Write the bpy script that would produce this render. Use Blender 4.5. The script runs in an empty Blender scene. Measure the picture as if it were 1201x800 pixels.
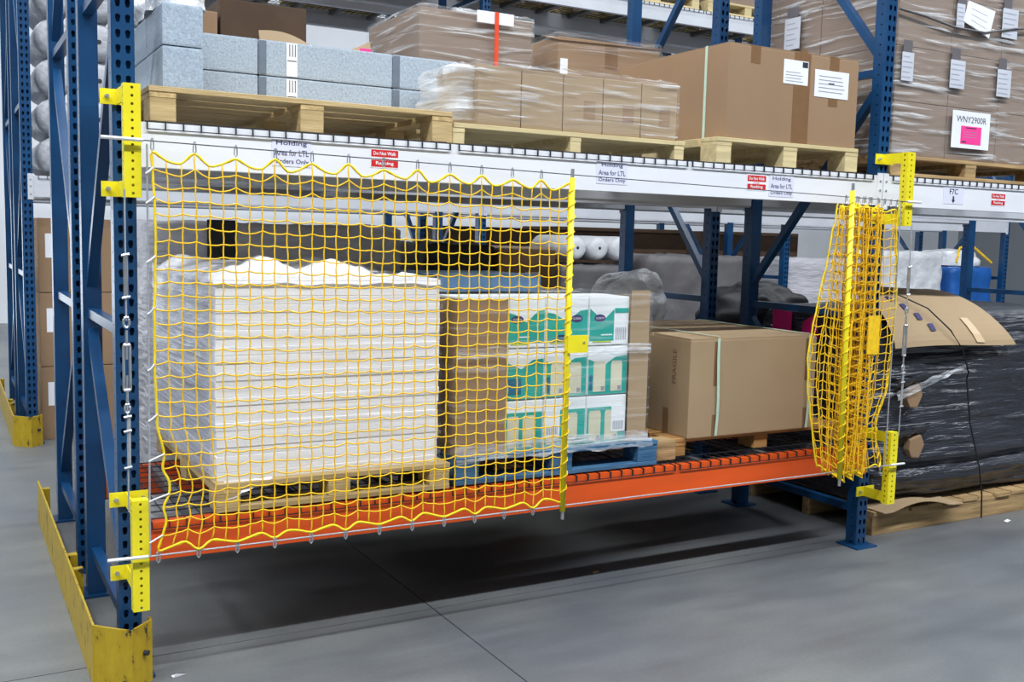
import bpy, bmesh, math, random
from mathutils import Vector, Matrix, noise

random.seed(7)
scene = bpy.context.scene
C = scene.collection

# ------------------------------------------------------------------ camera
def set_camera():
    f, pos = 1196.26, Vector((-0.5595, -3.7512, 1.6125))
    yaw, pitch, roll = 0.51082, 0.10096, 0.02430
    cy, sy, cp, sp = math.cos(yaw), math.sin(yaw), math.cos(pitch), math.sin(pitch)
    fwd = Vector((sy * cp, cy * cp, -sp)); r = Vector((cy, -sy, 0)); u = r.cross(fwd)
    c, s = math.cos(roll), math.sin(roll)
    R, U = c * r + s * u, -s * r + c * u
    cam = bpy.data.cameras.new('camera'); cam.sensor_width = 36.0; cam.lens = f * 36.0 / 1201.0
    cam.clip_start = 0.05; cam.clip_end = 200
    o = bpy.data.objects.new('camera', cam); C.objects.link(o)
    o.matrix_world = Matrix(((R.x, U.x, -fwd.x, pos.x), (R.y, U.y, -fwd.y, pos.y), (R.z, U.z, -fwd.z, pos.z), (0, 0, 0, 1)))
    scene.camera = o
set_camera()

# ------------------------------------------------------------------ world, lamps, exposure
w = bpy.data.worlds.new('world'); scene.world = w; w.use_nodes = True
w.node_tree.nodes['Background'].inputs[0].default_value = (0.80, 0.88, 1.0, 1)
w.node_tree.nodes['Background'].inputs[1].default_value = 0.025
def strip_lamp(x, y, z, lx, ly, power):
    d = bpy.data.lights.new('ceiling_strip_lamp', 'AREA'); d.shape = 'RECTANGLE'; d.size = lx; d.size_y = ly
    d.energy = power; d.color = (0.90, 0.95, 1.0)
    o = bpy.data.objects.new('ceiling_strip_lamp', d); C.objects.link(o); o.location = (x, y, z)
strip_lamp(2.5, -4.4, 8.6, 26, 0.35, 1750)     # aisle in front of the rack
strip_lamp(2.5, 0.75, 8.6, 26, 0.35, 330)      # over the rack row
strip_lamp(4.0, 3.4, 8.6, 28, 0.35, 460)       # aisle behind
strip_lamp(4.0, 9.4, 8.6, 28, 0.35, 950)       # aisle beyond the second row
strip_lamp(-3.2, 1.0, 8.6, 0.35, 22, 300)      # cross aisle at the rack ends
scene.view_settings.view_transform = 'Standard'
scene.view_settings.look = 'None'
scene.view_settings.gamma = 1.0
scene.view_settings.use_curve_mapping = False
scene.view_settings.exposure = 0.66

# ------------------------------------------------------------------ materials
def lin(c):
    return tuple(((x / 255) / 12.92 if x / 255 <= 0.04045 else ((x / 255 + 0.055) / 1.055) ** 2.4) for x in c)
MATS = {}
def base_mat(name):
    m = bpy.data.materials.new(name); m.use_nodes = True
    return m, m.node_tree, m.node_tree.nodes['Principled BSDF']
def mat(name, c, rough=0.5, metal=0.0, var=0.1, scale=6.0, stretch=(1, 1, 1), bump=0.0, bscale=None, c2=None, spec=0.5, detail=4, lo=0.3, hi=0.7, bdist=0.01):
    if name in MATS: return MATS[name]
    m, nt, b = base_mat(name); N, L = nt.nodes, nt.links
    a = lin(c)
    c_lo = tuple(x * (1 - var) for x in a); c_hi = lin(c2) if c2 else tuple(min(1, x * (1 + var)) for x in a)
    tc = N.new('ShaderNodeTexCoord'); mp = N.new('ShaderNodeMapping'); mp.inputs['Scale'].default_value = stretch
    L.new(tc.outputs['Object'], mp.inputs[0])
    n = N.new('ShaderNodeTexNoise'); n.inputs['Scale'].default_value = scale; n.inputs['Detail'].default_value = detail
    L.new(mp.outputs[0], n.inputs['Vector'])
    r = N.new('ShaderNodeValToRGB'); e = r.color_ramp.elements
    e[0].position, e[1].position = lo, hi
    e[0].color = (*c_lo, 1); e[1].color = (*c_hi, 1)
    L.new(n.outputs['Fac'], r.inputs[0]); L.new(r.outputs[0], b.inputs['Base Color'])
    b.inputs['Roughness'].default_value = rough; b.inputs['Metallic'].default_value = metal
    b.inputs['Specular IOR Level'].default_value = spec
    if bump:
        n2 = N.new('ShaderNodeTexNoise'); n2.inputs['Scale'].default_value = bscale or scale; n2.inputs['Detail'].default_value = 5
        L.new(mp.outputs[0], n2.inputs['Vector'])
        bp = N.new('ShaderNodeBump'); bp.inputs['Strength'].default_value = bump; bp.inputs['Distance'].default_value = bdist
        L.new(n2.outputs['Fac'], bp.inputs['Height']); L.new(bp.outputs[0], b.inputs['Normal'])
    MATS[name] = m; return m
def film_mat(name, tint=(1, 1, 1), lo=0.06, hi=0.5, scale=(1.6, 1.6, 26), rough=0.18, thr=(0.48, 0.78), col=(225, 228, 232)):
    # clear stretch film: see-through, with whitish glossy creases
    m, nt, b = base_mat(name); N, L = nt.nodes, nt.links
    tc = N.new('ShaderNodeTexCoord'); mp = N.new('ShaderNodeMapping'); mp.inputs['Scale'].default_value = scale
    mp.inputs['Rotation'].default_value = (0.05, 0.04, 0)
    L.new(tc.outputs['Object'], mp.inputs[0])
    n = N.new('ShaderNodeTexNoise'); n.inputs['Scale'].default_value = 1.6; n.inputs['Detail'].default_value = 6; n.inputs['Distortion'].default_value = 0.6
    L.new(mp.outputs[0], n.inputs['Vector'])
    mr = N.new('ShaderNodeMapRange'); mr.inputs[1].default_value, mr.inputs[2].default_value = thr
    mr.inputs[3].default_value, mr.inputs[4].default_value = lo, hi
    L.new(n.outputs['Fac'], mr.inputs[0])
    bp = N.new('ShaderNodeBump'); bp.inputs['Strength'].default_value = 0.7; bp.inputs['Distance'].default_value = 0.02
    L.new(n.outputs['Fac'], bp.inputs['Height'])
    b.inputs['Base Color'].default_value = (*lin(col), 1); b.inputs['Roughness'].default_value = rough
    L.new(bp.outputs[0], b.inputs['Normal'])
    t = N.new('ShaderNodeBsdfTransparent'); t.inputs[0].default_value = (*tint, 1)
    mx = N.new('ShaderNodeMixShader'); L.new(mr.outputs[0], mx.inputs[0]); L.new(t.outputs[0], mx.inputs[1]); L.new(b.outputs[0], mx.inputs[2])
    L.new(mx.outputs[0], N['Material Output'].inputs[0])
    MATS[name] = m; return m
def concrete_mat():
    m, nt, b = base_mat('concrete'); N, L = nt.nodes, nt.links
    tc = N.new('ShaderNodeTexCoord')
    def noi(s, d, st=(1, 1, 1)):
        mp = N.new('ShaderNodeMapping'); mp.inputs['Scale'].default_value = st; L.new(tc.outputs['Object'], mp.inputs[0])
        n = N.new('ShaderNodeTexNoise'); n.inputs['Scale'].default_value = s; n.inputs['Detail'].default_value = d
        L.new(mp.outputs[0], n.inputs['Vector']); return n
    n1, n2, n3 = noi(0.9, 6), noi(5, 8, (0.4, 1.3, 1)), noi(55, 3)
    r1 = N.new('ShaderNodeValToRGB'); e = r1.color_ramp.elements
    e[0].position, e[1].position = 0.32, 0.68; e[0].color = (*lin((98, 102, 108)), 1); e[1].color = (*lin((122, 124, 122)), 1)
    L.new(n1.outputs['Fac'], r1.inputs[0])
    mx = N.new('ShaderNodeMix'); mx.data_type = 'RGBA'; mx.blend_type = 'MULTIPLY'; mx.inputs[0].default_value = 0.5
    r2 = N.new('ShaderNodeValToRGB'); e = r2.color_ramp.elements
    e[0].position, e[1].position = 0.3, 0.62; e[0].color = (0.62, 0.62, 0.64, 1); e[1].color = (1, 1, 1, 1)
    L.new(n2.outputs['Fac'], r2.inputs[0]); L.new(r1.outputs[0], mx.inputs[6]); L.new(r2.outputs[0], mx.inputs[7])
    mx2 = N.new('ShaderNodeMix'); mx2.data_type = 'RGBA'; mx2.blend_type = 'MULTIPLY'; mx2.inputs[0].default_value = 0.25
    L.new(mx.outputs[2], mx2.inputs[6]); L.new(n3.outputs['Fac'], mx2.inputs[7]); L.new(mx2.outputs[2], b.inputs['Base Color'])
    mr = N.new('ShaderNodeMapRange'); mr.inputs[3].default_value, mr.inputs[4].default_value = 0.32, 0.55
    L.new(n2.outputs['Fac'], mr.inputs[0]); L.new(mr.outputs[0], b.inputs['Roughness'])
    b.inputs['Specular IOR Level'].default_value = 0.4
    MATS['concrete'] = m; return m
def guard_mat():
    m, nt, b = base_mat('scuffed_yellow_paint'); N, L = nt.nodes, nt.links
    tc = N.new('ShaderNodeTexCoord'); n = N.new('ShaderNodeTexNoise'); n.inputs['Scale'].default_value = 14; n.inputs['Detail'].default_value = 9; n.inputs['Roughness'].default_value = 0.7
    mp = N.new('ShaderNodeMapping'); mp.inputs['Scale'].default_value = (1.4, 1.4, 0.7); L.new(tc.outputs['Object'], mp.inputs[0]); L.new(mp.outputs[0], n.inputs['Vector'])
    r = N.new('ShaderNodeValToRGB'); e = r.color_ramp.elements
    e[0].position, e[1].position = 0.385, 0.42; e[0].color = (*lin((52, 48, 34)), 1); e[1].color = (*lin((172, 142, 24)), 1)
    x = r.color_ramp.elements.new(0.7); x.color = (*lin((190, 162, 30)), 1)
    L.new(n.outputs['Fac'], r.inputs[0]); L.new(r.outputs[0], b.inputs['Base Color']); b.inputs['Roughness'].default_value = 0.5
    MATS['guard'] = m; return m

CONCRETE = concrete_mat(); GUARD = guard_mat()
BLUE = mat('rack_blue_paint', (16, 60, 102), 0.28, var=0.10, scale=4, c2=(22, 72, 116))
WHITEBEAM = mat('white_beam_paint', (232, 234, 240), 0.42, var=0.06, scale=3, stretch=(0.5, 1, 3))
GREYBEAM = mat('pale_grey_beam_paint', (204, 207, 214), 0.45, var=0.08, scale=3)
ORANGE = mat('orange_beam_paint', (226, 86, 22), 0.4, var=0.10, scale=5, stretch=(0.4, 1, 2))
YELLOW = mat('bright_yellow_paint', (238, 222, 34), 0.4, var=0.08, scale=9)
ROPE = mat('yellow_netting_rope', (244, 196, 20), 0.65, var=0.12, scale=40)
ROPEEDGE = mat('yellow_border_rope', (246, 212, 22), 0.6, var=0.10, scale=40)
STEEL = mat('galvanised_steel', (196, 198, 202), 0.32, metal=0.85, var=0.12, scale=30)
CABLE = mat('steel_cable', (176, 180, 186), 0.4, metal=0.4, var=0.15, scale=80)
WHITETIE = mat('white_tie', (222, 224, 226), 0.5, var=0.04, scale=20)
WIRE = mat('dark_wire', (58, 60, 66), 0.45, metal=0.5, var=0.15, scale=20)
CHANNEL = mat('deck_channel_steel', (120, 122, 126), 0.45, metal=0.6, var=0.12, scale=10)
WOOD = mat('pale_pallet_wood', (190, 162, 110), 0.75, var=0.22, scale=3, stretch=(1.2, 14, 14), c2=(206, 180, 132), bump=0.25, bscale=20)
WOODY = mat('pallet_wood_lengthwise', (186, 158, 108), 0.75, var=0.24, scale=3, stretch=(14, 1.2, 14), c2=(220, 190, 134), bump=0.25, bscale=20)
WOODLIGHT = mat('cream_pallet_wood', (206, 188, 142), 0.75, var=0.16, scale=3, stretch=(1.2, 14, 14), bump=0.2, bscale=20)
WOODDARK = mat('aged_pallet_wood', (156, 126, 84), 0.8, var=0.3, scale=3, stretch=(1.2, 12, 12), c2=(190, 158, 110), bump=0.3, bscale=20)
ORANGEWOOD = mat('honey_pallet_wood', (176, 124, 66), 0.75, var=0.25, scale=3, stretch=(1.2, 12, 12), c2=(192, 144, 86), bump=0.3, bscale=20)
BLUEWOOD = mat('blue_painted_pallet_wood', (38, 92, 138), 0.75, var=0.35, scale=5, stretch=(1, 8, 8), c2=(74, 122, 156), bump=0.3, bscale=20)
CARD = mat('brown_cardboard', (148, 119, 90), 0.72, var=0.07, scale=2.5, stretch=(1, 1, 0.6), bump=0.05, bscale=60)
CARDLIGHT = mat('tan_cardboard', (164, 140, 108), 0.72, var=0.07, scale=2.5, bump=0.05, bscale=60)
CARDDULL = mat('dull_brown_cardboard', (136, 117, 102), 0.74, var=0.09, scale=2.5)
CARDSHADED = mat('shade_darkened_cardboard', (74, 54, 36), 0.75, var=0.2, scale=4)  # brown cardboard with the shelf's shadow put into its colour
CARDEDGE = mat('cardboard_seam', (110, 84, 58), 0.8, var=0.1, scale=12)
TAPESHADE = mat('brown_tape_and_shade', (128, 96, 66), 0.3, var=0.06, scale=20)
STRAP = mat('pale_green_strap', (188, 212, 192), 0.35, var=0.06, scale=30)
REDSTRAP = mat('orange_red_strap', (228, 78, 44), 0.35, var=0.06, scale=30)
PAPER = mat('white_paper', (236, 238, 244), 0.6, var=0.03, scale=10)
INK = mat('dark_ink', (38, 40, 52), 0.6, var=0.05, scale=20)
GREYINK = mat('grey_print', (150, 152, 164), 0.6, var=0.05, scale=20)
PINK = mat('hot_pink_sticker', (250, 62, 152), 0.55, var=0.05, scale=10)
RED = mat('red_sign_print', (206, 30, 34), 0.5, var=0.05, scale=10)
FOAM = mat('blue_grey_foam', (156, 170, 186), 0.85, var=0.14, scale=130, c2=(178, 192, 205), bump=0.3, bscale=60)
FOAMBAND = mat('grey_foam_band', (104, 116, 132), 0.6, var=0.08, scale=20)
SHEETS = mat('white_sheet_stock', (242, 242, 247), 0.5, var=0.05, scale=2, stretch=(0.6, 0.6, 90), detail=3)
SHEETCRUMPLE = mat('crumpled_white_plastic', (240, 240, 246), 0.3, var=0.06, scale=8, bump=0.5, bscale=12, bdist=0.03)
TEAL = mat('teal_print', (22, 160, 148), 0.4, var=0.12, scale=5, c2=(40, 176, 160))
DEEPTEAL = mat('deep_blue_green_print', (20, 104, 138), 0.4, var=0.1, scale=5)
NAVY = mat('navy_logo_print', (62, 46, 104), 0.4, var=0.05, scale=10)
CREAM = mat('cream_print', (214, 210, 184), 0.45, var=0.06, scale=8)
CASEWHITE = mat('white_case_board', (234, 238, 240), 0.45, var=0.04, scale=6)
YGREEN = mat('lime_print', (190, 206, 60), 0.45, var=0.04, scale=6)
BLUEPACK = mat('pale_blue_pack', (116, 160, 206), 0.45, var=0.14, scale=7)
BLACKFILM = mat('black_stretch_film', (40, 43, 52), 0.30, var=0.35, scale=2, stretch=(0.8, 0.8, 8), bump=1.0, bscale=1.6, spec=0.8, bdist=0.08)
BLACKFABRIC = mat('black_plastic_sheet', (26, 27, 32), 0.5, var=0.3, scale=6, bump=0.5, bscale=8)
CORD = mat('black_cord', (18, 18, 20), 0.6, var=0.1, scale=20)
GREYWRAP = mat('grey_plastic_wrap', (196, 194, 200), 0.35, var=0.14, scale=4, stretch=(1, 1, 5), bump=0.6, bscale=6, bdist=0.03)
DARKGREY = mat('dark_grey_wrap', (92, 90, 92), 0.5, var=0.12, scale=5, bump=0.4, bscale=7)
SILVER = mat('silver_bag_plastic', (242, 244, 248), 0.16, var=0.06, scale=7, bump=1.0, bscale=7, bdist=0.06)
ROLLWRAP = mat('white_roll_wrap', (218, 220, 224), 0.35, var=0.12, scale=9, bump=0.5, bscale=12, bdist=0.03)
ROLLGREY = mat('grey_roll_wrap', (168, 170, 176), 0.4, var=0.2, scale=9, bump=0.6, bscale=12, bdist=0.03)
BLUETARP = mat('blue_tarp', (30, 92, 168), 0.4, var=0.2, scale=5, bump=0.5, bscale=6, bdist=0.04)
MAGENTA = mat('magenta_label', (214, 20, 120), 0.5, var=0.08, scale=6)
BACKWALL = mat('light_back_wall_panel', (222, 225, 230), 0.7, var=0.05, scale=1)
WALLPAINT = mat('grey_wall_panel', (128, 132, 138), 0.7, var=0.05, scale=1)
CEILPAINT = mat('grey_ceiling_deck', (120, 122, 126), 0.8, var=0.04, scale=1)
DARKJOINT = mat('floor_joint_filler', (44, 45, 48), 0.8, var=0.1, scale=10)
FILM = film_mat('clear_stretch_film', lo=0.06, hi=0.85, thr=(0.53, 0.74))
FILMHEAVY = film_mat('milky_stretch_film', lo=0.20, hi=0.78, thr=(0.42, 0.72))
FILMLIGHT = film_mat('thin_stretch_film', lo=0.03, hi=0.4, thr=(0.52, 0.8))
FILMSTREAK = film_mat('streaked_side_film', lo=0.25, hi=0.75, scale=(3, 1.2, 22), thr=(0.40, 0.66), col=(196, 198, 210))

# ------------------------------------------------------------------ mesh builder
class MB:
    def __init__(s): s.v, s.f = [], []
    def add(s, vs, fs):
        o = len(s.v); s.v += [Vector(v) for v in vs]; s.f += [tuple(i + o for i in f) for f in fs]; return s
    def box(s, x0, x1, y0, y1, z0, z1):
        return s.hexa([(x0, y0, z0), (x1, y0, z0), (x1, y1, z0), (x0, y1, z0), (x0, y0, z1), (x1, y0, z1), (x1, y1, z1), (x0, y1, z1)])
    def hexa(s, p):
        return s.add(p, [(3, 2, 1, 0), (4, 5, 6, 7), (0, 1, 5, 4), (1, 2, 6, 5), (2, 3, 7, 6), (3, 0, 4, 7)])
    def tube(s, pts, r, n=6, closed=False):
        pts = [Vector(p) for p in pts]; m = len(pts); vs, fs = [], []
        rs = r if isinstance(r, (list, tuple)) else [r] * m
        for i, p in enumerate(pts):
            a = pts[(i - 1) % m] if (closed or i > 0) else p
            b = pts[(i + 1) % m] if (closed or i < m - 1) else p
            t = (b - a).normalized() if (b - a).length > 1e-9 else Vector((0, 0, 1))
            ref = Vector((0, 0, 1)) if abs(t.z) < 0.8 else Vector((0, 1, 0))
            e1 = t.cross(ref).normalized(); e2 = t.cross(e1)
            for k in range(n):
                an = 2 * math.pi * k / n
                vs.append(p + rs[i] * (math.cos(an) * e1 + math.sin(an) * e2))
        for i in range(m if closed else m - 1):
            j = (i + 1) % m
            for k in range(n):
                l = (k + 1) % n
                fs.append((i * n + k, i * n + l, j * n + l, j * n + k))
        if not closed:
            fs.append(tuple(range(n))[::-1]); fs.append(tuple((m - 1) * n + k for k in range(n)))
        return s.add(vs, fs)
    def prism(s, poly, z0, z1, fn=None):
        # poly in (a, b); extruded along c from z0 to z1; fn maps (a, b, c) to the world
        fn = fn or (lambda a, b, c: (a, b, c)); n = len(poly)
        vs = [fn(a, b, z0) for a, b in poly] + [fn(a, b, z1) for a, b in poly]
        fs = [tuple(range(n))[::-1], tuple(range(n, 2 * n))] + [(i, (i + 1) % n, n + (i + 1) % n, n + i) for i in range(n)]
        return s.add(vs, fs)
    def grid(s, nu, nv, fn, thick=None):
        vs = [fn(i / nu, j / nv) for j in range(nv + 1) for i in range(nu + 1)]
        fs = [(j * (nu + 1) + i, j * (nu + 1) + i + 1, (j + 1) * (nu + 1) + i + 1, (j + 1) * (nu + 1) + i) for j in range(nv) for i in range(nu)]
        if thick:
            n = len(vs); vs += [Vector(v) + Vector(thick) for v in vs]
            fs += [tuple(k + n for k in f)[::-1] for f in list(fs)]
            rim = [i for i in range(nu + 1)] + [(j) * (nu + 1) + nu for j in range(1, nv + 1)] + [nv * (nu + 1) + i for i in range(nu - 1, -1, -1)] + [j * (nu + 1) for j in range(nv - 1, 0, -1)]
            fs += [(rim[i], rim[i - 1], rim[i - 1] + n, rim[i] + n) for i in range(len(rim))]
        return s.add(vs, fs)
    def build(s, name, m, parent=None, smooth=False, bevel=0, seg=2):
        root = parent
        while root is not None and root.parent is not None: root = root.parent
        if root is not None: org = Vector(root.location)
        else:
            xs = [v.x for v in s.v]; ys = [v.y for v in s.v]; zs = [v.z for v in s.v]
            org = Vector(((min(xs) + max(xs)) / 2, (min(ys) + max(ys)) / 2, min(zs)))
        me = bpy.data.meshes.new(name); me.from_pydata([tuple(v - org) for v in s.v], [], s.f); me.validate()
        bm = bmesh.new(); bm.from_mesh(me)
        if bevel: bmesh.ops.bevel(bm, geom=list(bm.edges), offset=bevel, segments=seg, affect='EDGES', profile=0.7)
        bmesh.ops.recalc_face_normals(bm, faces=list(bm.faces)); bm.to_mesh(me); bm.free()
        if smooth: me.shade_smooth()
        me.materials.append(m)
        o = bpy.data.objects.new(name, me); C.objects.link(o)
        if parent is not None: o.parent = parent
        else: o.location = org
        return o
def B(*a): return MB().box(*a)
def tag(o, label, cat, group=None):
    o['label'] = label; o['category'] = cat
    if group: o['group'] = group
    return o
def thing(name, label, cat, loc=(0, 0, 0), group=None):
    o = bpy.data.objects.new(name, None); o.empty_display_size = 0.1; C.objects.link(o); o.location = loc
    return tag(o, label, cat, group)
def structure(o): o['kind'] = 'structure'; return o
def dup(root, loc, label=None, group=None):
    r = root.copy(); C.objects.link(r); r.location = loc
    if label: r['label'] = label
    if group: r['group'] = group
    for ch in list(root.children):
        c = ch.copy(); C.objects.link(c); c.parent = r
        for g in list(ch.children):
            d = g.copy(); C.objects.link(d); d.parent = c
    return r
def inst(name, me, parent, loc=(0, 0, 0), rz=0):
    o = bpy.data.objects.new(name, me); C.objects.link(o); o.parent = parent; o.location = loc; o.rotation_euler = (0, 0, rz); return o
def nz(x, y, z): return noise.noise(Vector((x, y, z)))
FRONT = lambda o: (lambda u, v, d: (o[0] + u, o[1] - d, o[2] + v))      # a face looking towards the aisle (-y)
SIDE = lambda o: (lambda u, v, d: (o[0] - d, o[1] - u, o[2] + v))       # a face looking towards -x
def rect(fn, u0, u1, v0, v1, d0=0.0, d1=0.001): return MB().prism([(u0, v0), (u1, v0), (u1, v1), (u0, v1)], d0, d1, fn)
def text(s, m, parent, fn, u, v, height, width=None, d=0.0014, name='lettering', bold=0.0):
    cu = bpy.data.curves.new('text', 'FONT'); cu.body = s; cu.align_x = 'CENTER'; cu.align_y = 'CENTER'; cu.size = 1.0; cu.resolution_u = 2; cu.offset = bold
    o = bpy.data.objects.new('text', cu); me = bpy.data.meshes.new_from_object(o)
    bpy.data.objects.remove(o); bpy.data.curves.remove(cu)
    vs = [x.co.copy() for x in me.vertices]; fs = [tuple(p.vertices) for p in me.polygons]; bpy.data.meshes.remove(me)
    x0, x1 = min(p.x for p in vs), max(p.x for p in vs); y0, y1 = min(p.y for p in vs), max(p.y for p in vs)
    k = height / (y1 - y0); kx = width / (x1 - x0) if width else k
    return MB().add([fn(u + (p.x - (x0 + x1) / 2) * kx, v + (p.y - (y0 + y1) / 2) * k, d) for p in vs], fs).build(name, m, parent)

D = 3.73      # bay pitch
# ------------------------------------------------------------------ the setting
fl = structure(B(-14, 24, -12, 15, -0.2, -0.03).build('floor', DARKJOINT))
xs = [-14, -7.9, -3.3, 1.265, 5.85, 10.45, 15.0, 24]; ys = [-12, -9.0, -4.4, 0.148, 4.75, 9.3, 15]
for i in range(len(xs) - 1):
    for j in range(len(ys) - 1):
        g = 0.003
        B(xs[i] + g, xs[i + 1] - g, ys[j] + g, ys[j + 1] - g, -0.03, 0).build('slab', CONCRETE, fl)
structure(B(-14, 24, -12, 15, 9.3, 9.5).build('ceiling', CEILPAINT))
structure(B(-14, 24, 15, 15.2, 0, 9.3).build('wall_back', BACKWALL))
structure(B(-14, 24, -12.2, -12, 0, 9.3).build('wall_front', WALLPAINT))
structure(B(-14.2, -14, -12, 15, 0, 9.3).build('wall_left', WALLPAINT))
structure(B(24, 24.2, -12, 15, 0, 9.3).build('wall_right', WALLPAINT))

# daylight through an open dock door at the end of the cross aisle
dm, dnt, db_ = base_mat('daylight'); dm.node_tree.nodes.remove(db_)
em = dm.node_tree.nodes.new('ShaderNodeEmission'); em.inputs[0].default_value = (0.86, 0.93, 1.0, 1); em.inputs[1].default_value = 2.4
dm.node_tree.links.new(em.outputs[0], dm.node_tree.nodes['Material Output'].inputs[0])
dr = structure(B(-3.1, -1.1, 14.93, 14.99, 0.0, 2.0).build('door_1', dm))
for a, b, c, d in ((-3.22, -3.1, 0, 2.12), (-1.1, -0.98, 0, 2.12), (-3.1, -1.1, 2.0, 2.12)): B(a, b, 14.90, 14.99, c, d).build('door_frame', GREYBEAM, dr)

# ------------------------------------------------------------------ upright frames
def perforate(mb, fn, u0, u1, v0, rows, pitch, hole):
    # a strip of square-ish cells, each with a real hole (8-point outline) punched through
    uc = (u0 + u1) / 2
    for r in range(rows):
        a, b = v0 + r * pitch, v0 + (r + 1) * pitch; vc = (a + b) / 2
        out = [(u0, a), (uc, a), (u1, a), (u1, vc), (u1, b), (uc, b), (u0, b), (u0, vc)]
        vs = [fn(u, v) for u, v in out] + [fn(uc + hu, vc + hv) for hu, hv in hole]
        mb.add(vs, [(k, (k + 1) % 8, 8 + (k + 1) % 8, 8 + k) for k in range(8)])
TEAR = [(-0.0055, -0.0135), (0.0, -0.0155), (0.0055, -0.0135), (0.0085, 0.002), (0.0075, 0.010), (0.0, 0.0135), (-0.0075, 0.010), (-0.0085, 0.002)]
DOT = [(0.0045 * math.cos(a), 0.0045 * math.sin(a)) for a in [math.radians(225 + 45 * k) for k in range(8)]]
POST_H = 4.6
def post_mesh():
    mb = MB(); rows = int(POST_H / 0.0508); top = rows * 0.0508; h = 0.038
    z0 = 0.01
    for u0, u1 in ((-h, 0), (0, h)):
        ext = (u0 + (0.006 if u0 < 0 else 0), u1 - (0.006 if u1 > 0 else 0))
        perforate(mb, lambda u, v: (u, 0.0, v + z0), ext[0], ext[1], 0, rows, 0.0508, TEAR)
    zt = top + z0
    for sx in (-1, 1):
        # rounded front edge, side wall with small holes, rear lip
        mb.add([(sx * 0.032, 0, z0), (sx * h, 0.005, z0), (sx * h, 0.005, zt), (sx * 0.032, 0, zt)], [(0, 1, 2, 3)])
        perforate(mb, lambda u, v: (sx * h, u, v + z0 + 0.02), 0.022, 0.046, 0, rows - 1, 0.0508, DOT)
        mb.add([(sx * h, 0.005, z0), (sx * h, 0.022, z0), (sx * h, 0.022, zt), (sx * h, 0.005, zt)], [(0, 1, 2, 3)])
        mb.add([(sx * h, 0.046, z0), (sx * h, 0.074, z0), (sx * h, 0.074, zt), (sx * h, 0.046, zt)], [(0, 1, 2, 3)])
    mb.add([(-h, 0.074, z0), (h, 0.074, z0), (h, 0.074, zt), (-h, 0.074, zt)], [(0, 1, 2, 3)])
    mb.add([(-h, 0.0, zt), (h, 0.0, zt), (h, 0.074, zt), (-h, 0.074, zt)], [(0, 1, 2, 3)])
    o = mb.build('post', BLUE); me = o.data; off = Vector(o.location)
    me.transform(Matrix.Translation(off)); bpy.data.objects.remove(o); return me
POST = post_mesh()
FOOT = None
def frame_meshes():
    out = {}
    def grab(mb, key, m):
        o = mb.build(key, m); me = o.data; me.transform(Matrix.Translation(Vector(o.location))); bpy.data.objects.remove(o); out[key] = me
    grab(B(-0.075, 0.075, -0.045, 0.105, 0, 0.010), 'foot_plate', BLUE)
    def chan(y0, z0, y1, z1, w=0.021, t=0.019):
        d = Vector((0, y1 - y0, z1 - z0)).normalized(); n = Vector((0, -d.z, d.y)) * t
        a, b = Vector((0, y0, z0)), Vector((0, y1, z1)); X = Vector((w, 0, 0))
        return MB().hexa([a - X - n, a + X - n, b + X - n, b - X - n, a - X + n, a + X + n, b + X + n, b - X + n])
    grab(chan(0.05, 0, 0.95, 0), 'horizontal_brace', BLUE)
    grab(chan(0.05, 2.44, 0.95, 1.36), 'diag_mid', BLUE)
    grab(chan(0.05, 0.28, 0.95, 1.18), 'diag_low', BLUE)
    grab(chan(0.05, 2.58, 0.95, 3.66), 'diag_top', BLUE)
    return out
FM = frame_meshes()
def upright_frame(x, y, mirror, label, group=None):
    t = thing('upright_frame', label, 'rack frame', (x, y, 0), group)
    inst('post', POST, t, (0, 0, 0), 0); inst('post', POST, t, (0, 1.0, 0), math.pi)
    inst('foot_plate', FM['foot_plate'], t); inst('foot_plate', FM['foot_plate'], t, (0, 1.0, 0), math.pi)
    for z in (0.20, 1.25, 2.51, 3.75): inst('horizontal_brace', FM['horizontal_brace'], t, (0, 0, z))
    for k in ('diag_mid', 'diag_low', 'diag_top'):
        if mirror: inst('diagonal_brace', FM[k], t, (0, 1.0, 0), math.pi)
        else: inst('diagonal_brace', FM[k], t)
    return t
upright_frame(0, 0, False, 'blue perforated rack frame standing behind the yellow corner guard, at the net\'s hung edge')
upright_frame(0, 1.3, True, 'blue rack frame back to back with the frame behind the corner guard')
upright_frame(D, 0, False, 'blue perforated rack frame between the bunched net and the black bales')
upright_frame(D, 1.3, True, 'blue rack frame back to back behind the bunched net\'s frame, over the floor foot plates')
upright_frame(2 * D, 1.3, True, 'blue rack frame rising behind the black wrapped bales')
g2 = 'frames of the far rack row'
for k in range(4):
    wh = ('at the yellow corner guard', 'between the black load and tall brown carton', 'between the taupe shrouded load and pale grey block', 'just past the blue tarp load')[k]
    for yy, mi in ((4.5, False), (5.8, True)):
        upright_frame(k * D, yy, mi, ('far row blue rack frame ' if yy < 5 else 'blue frame behind the far row frame ') + wh, g2)

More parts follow.
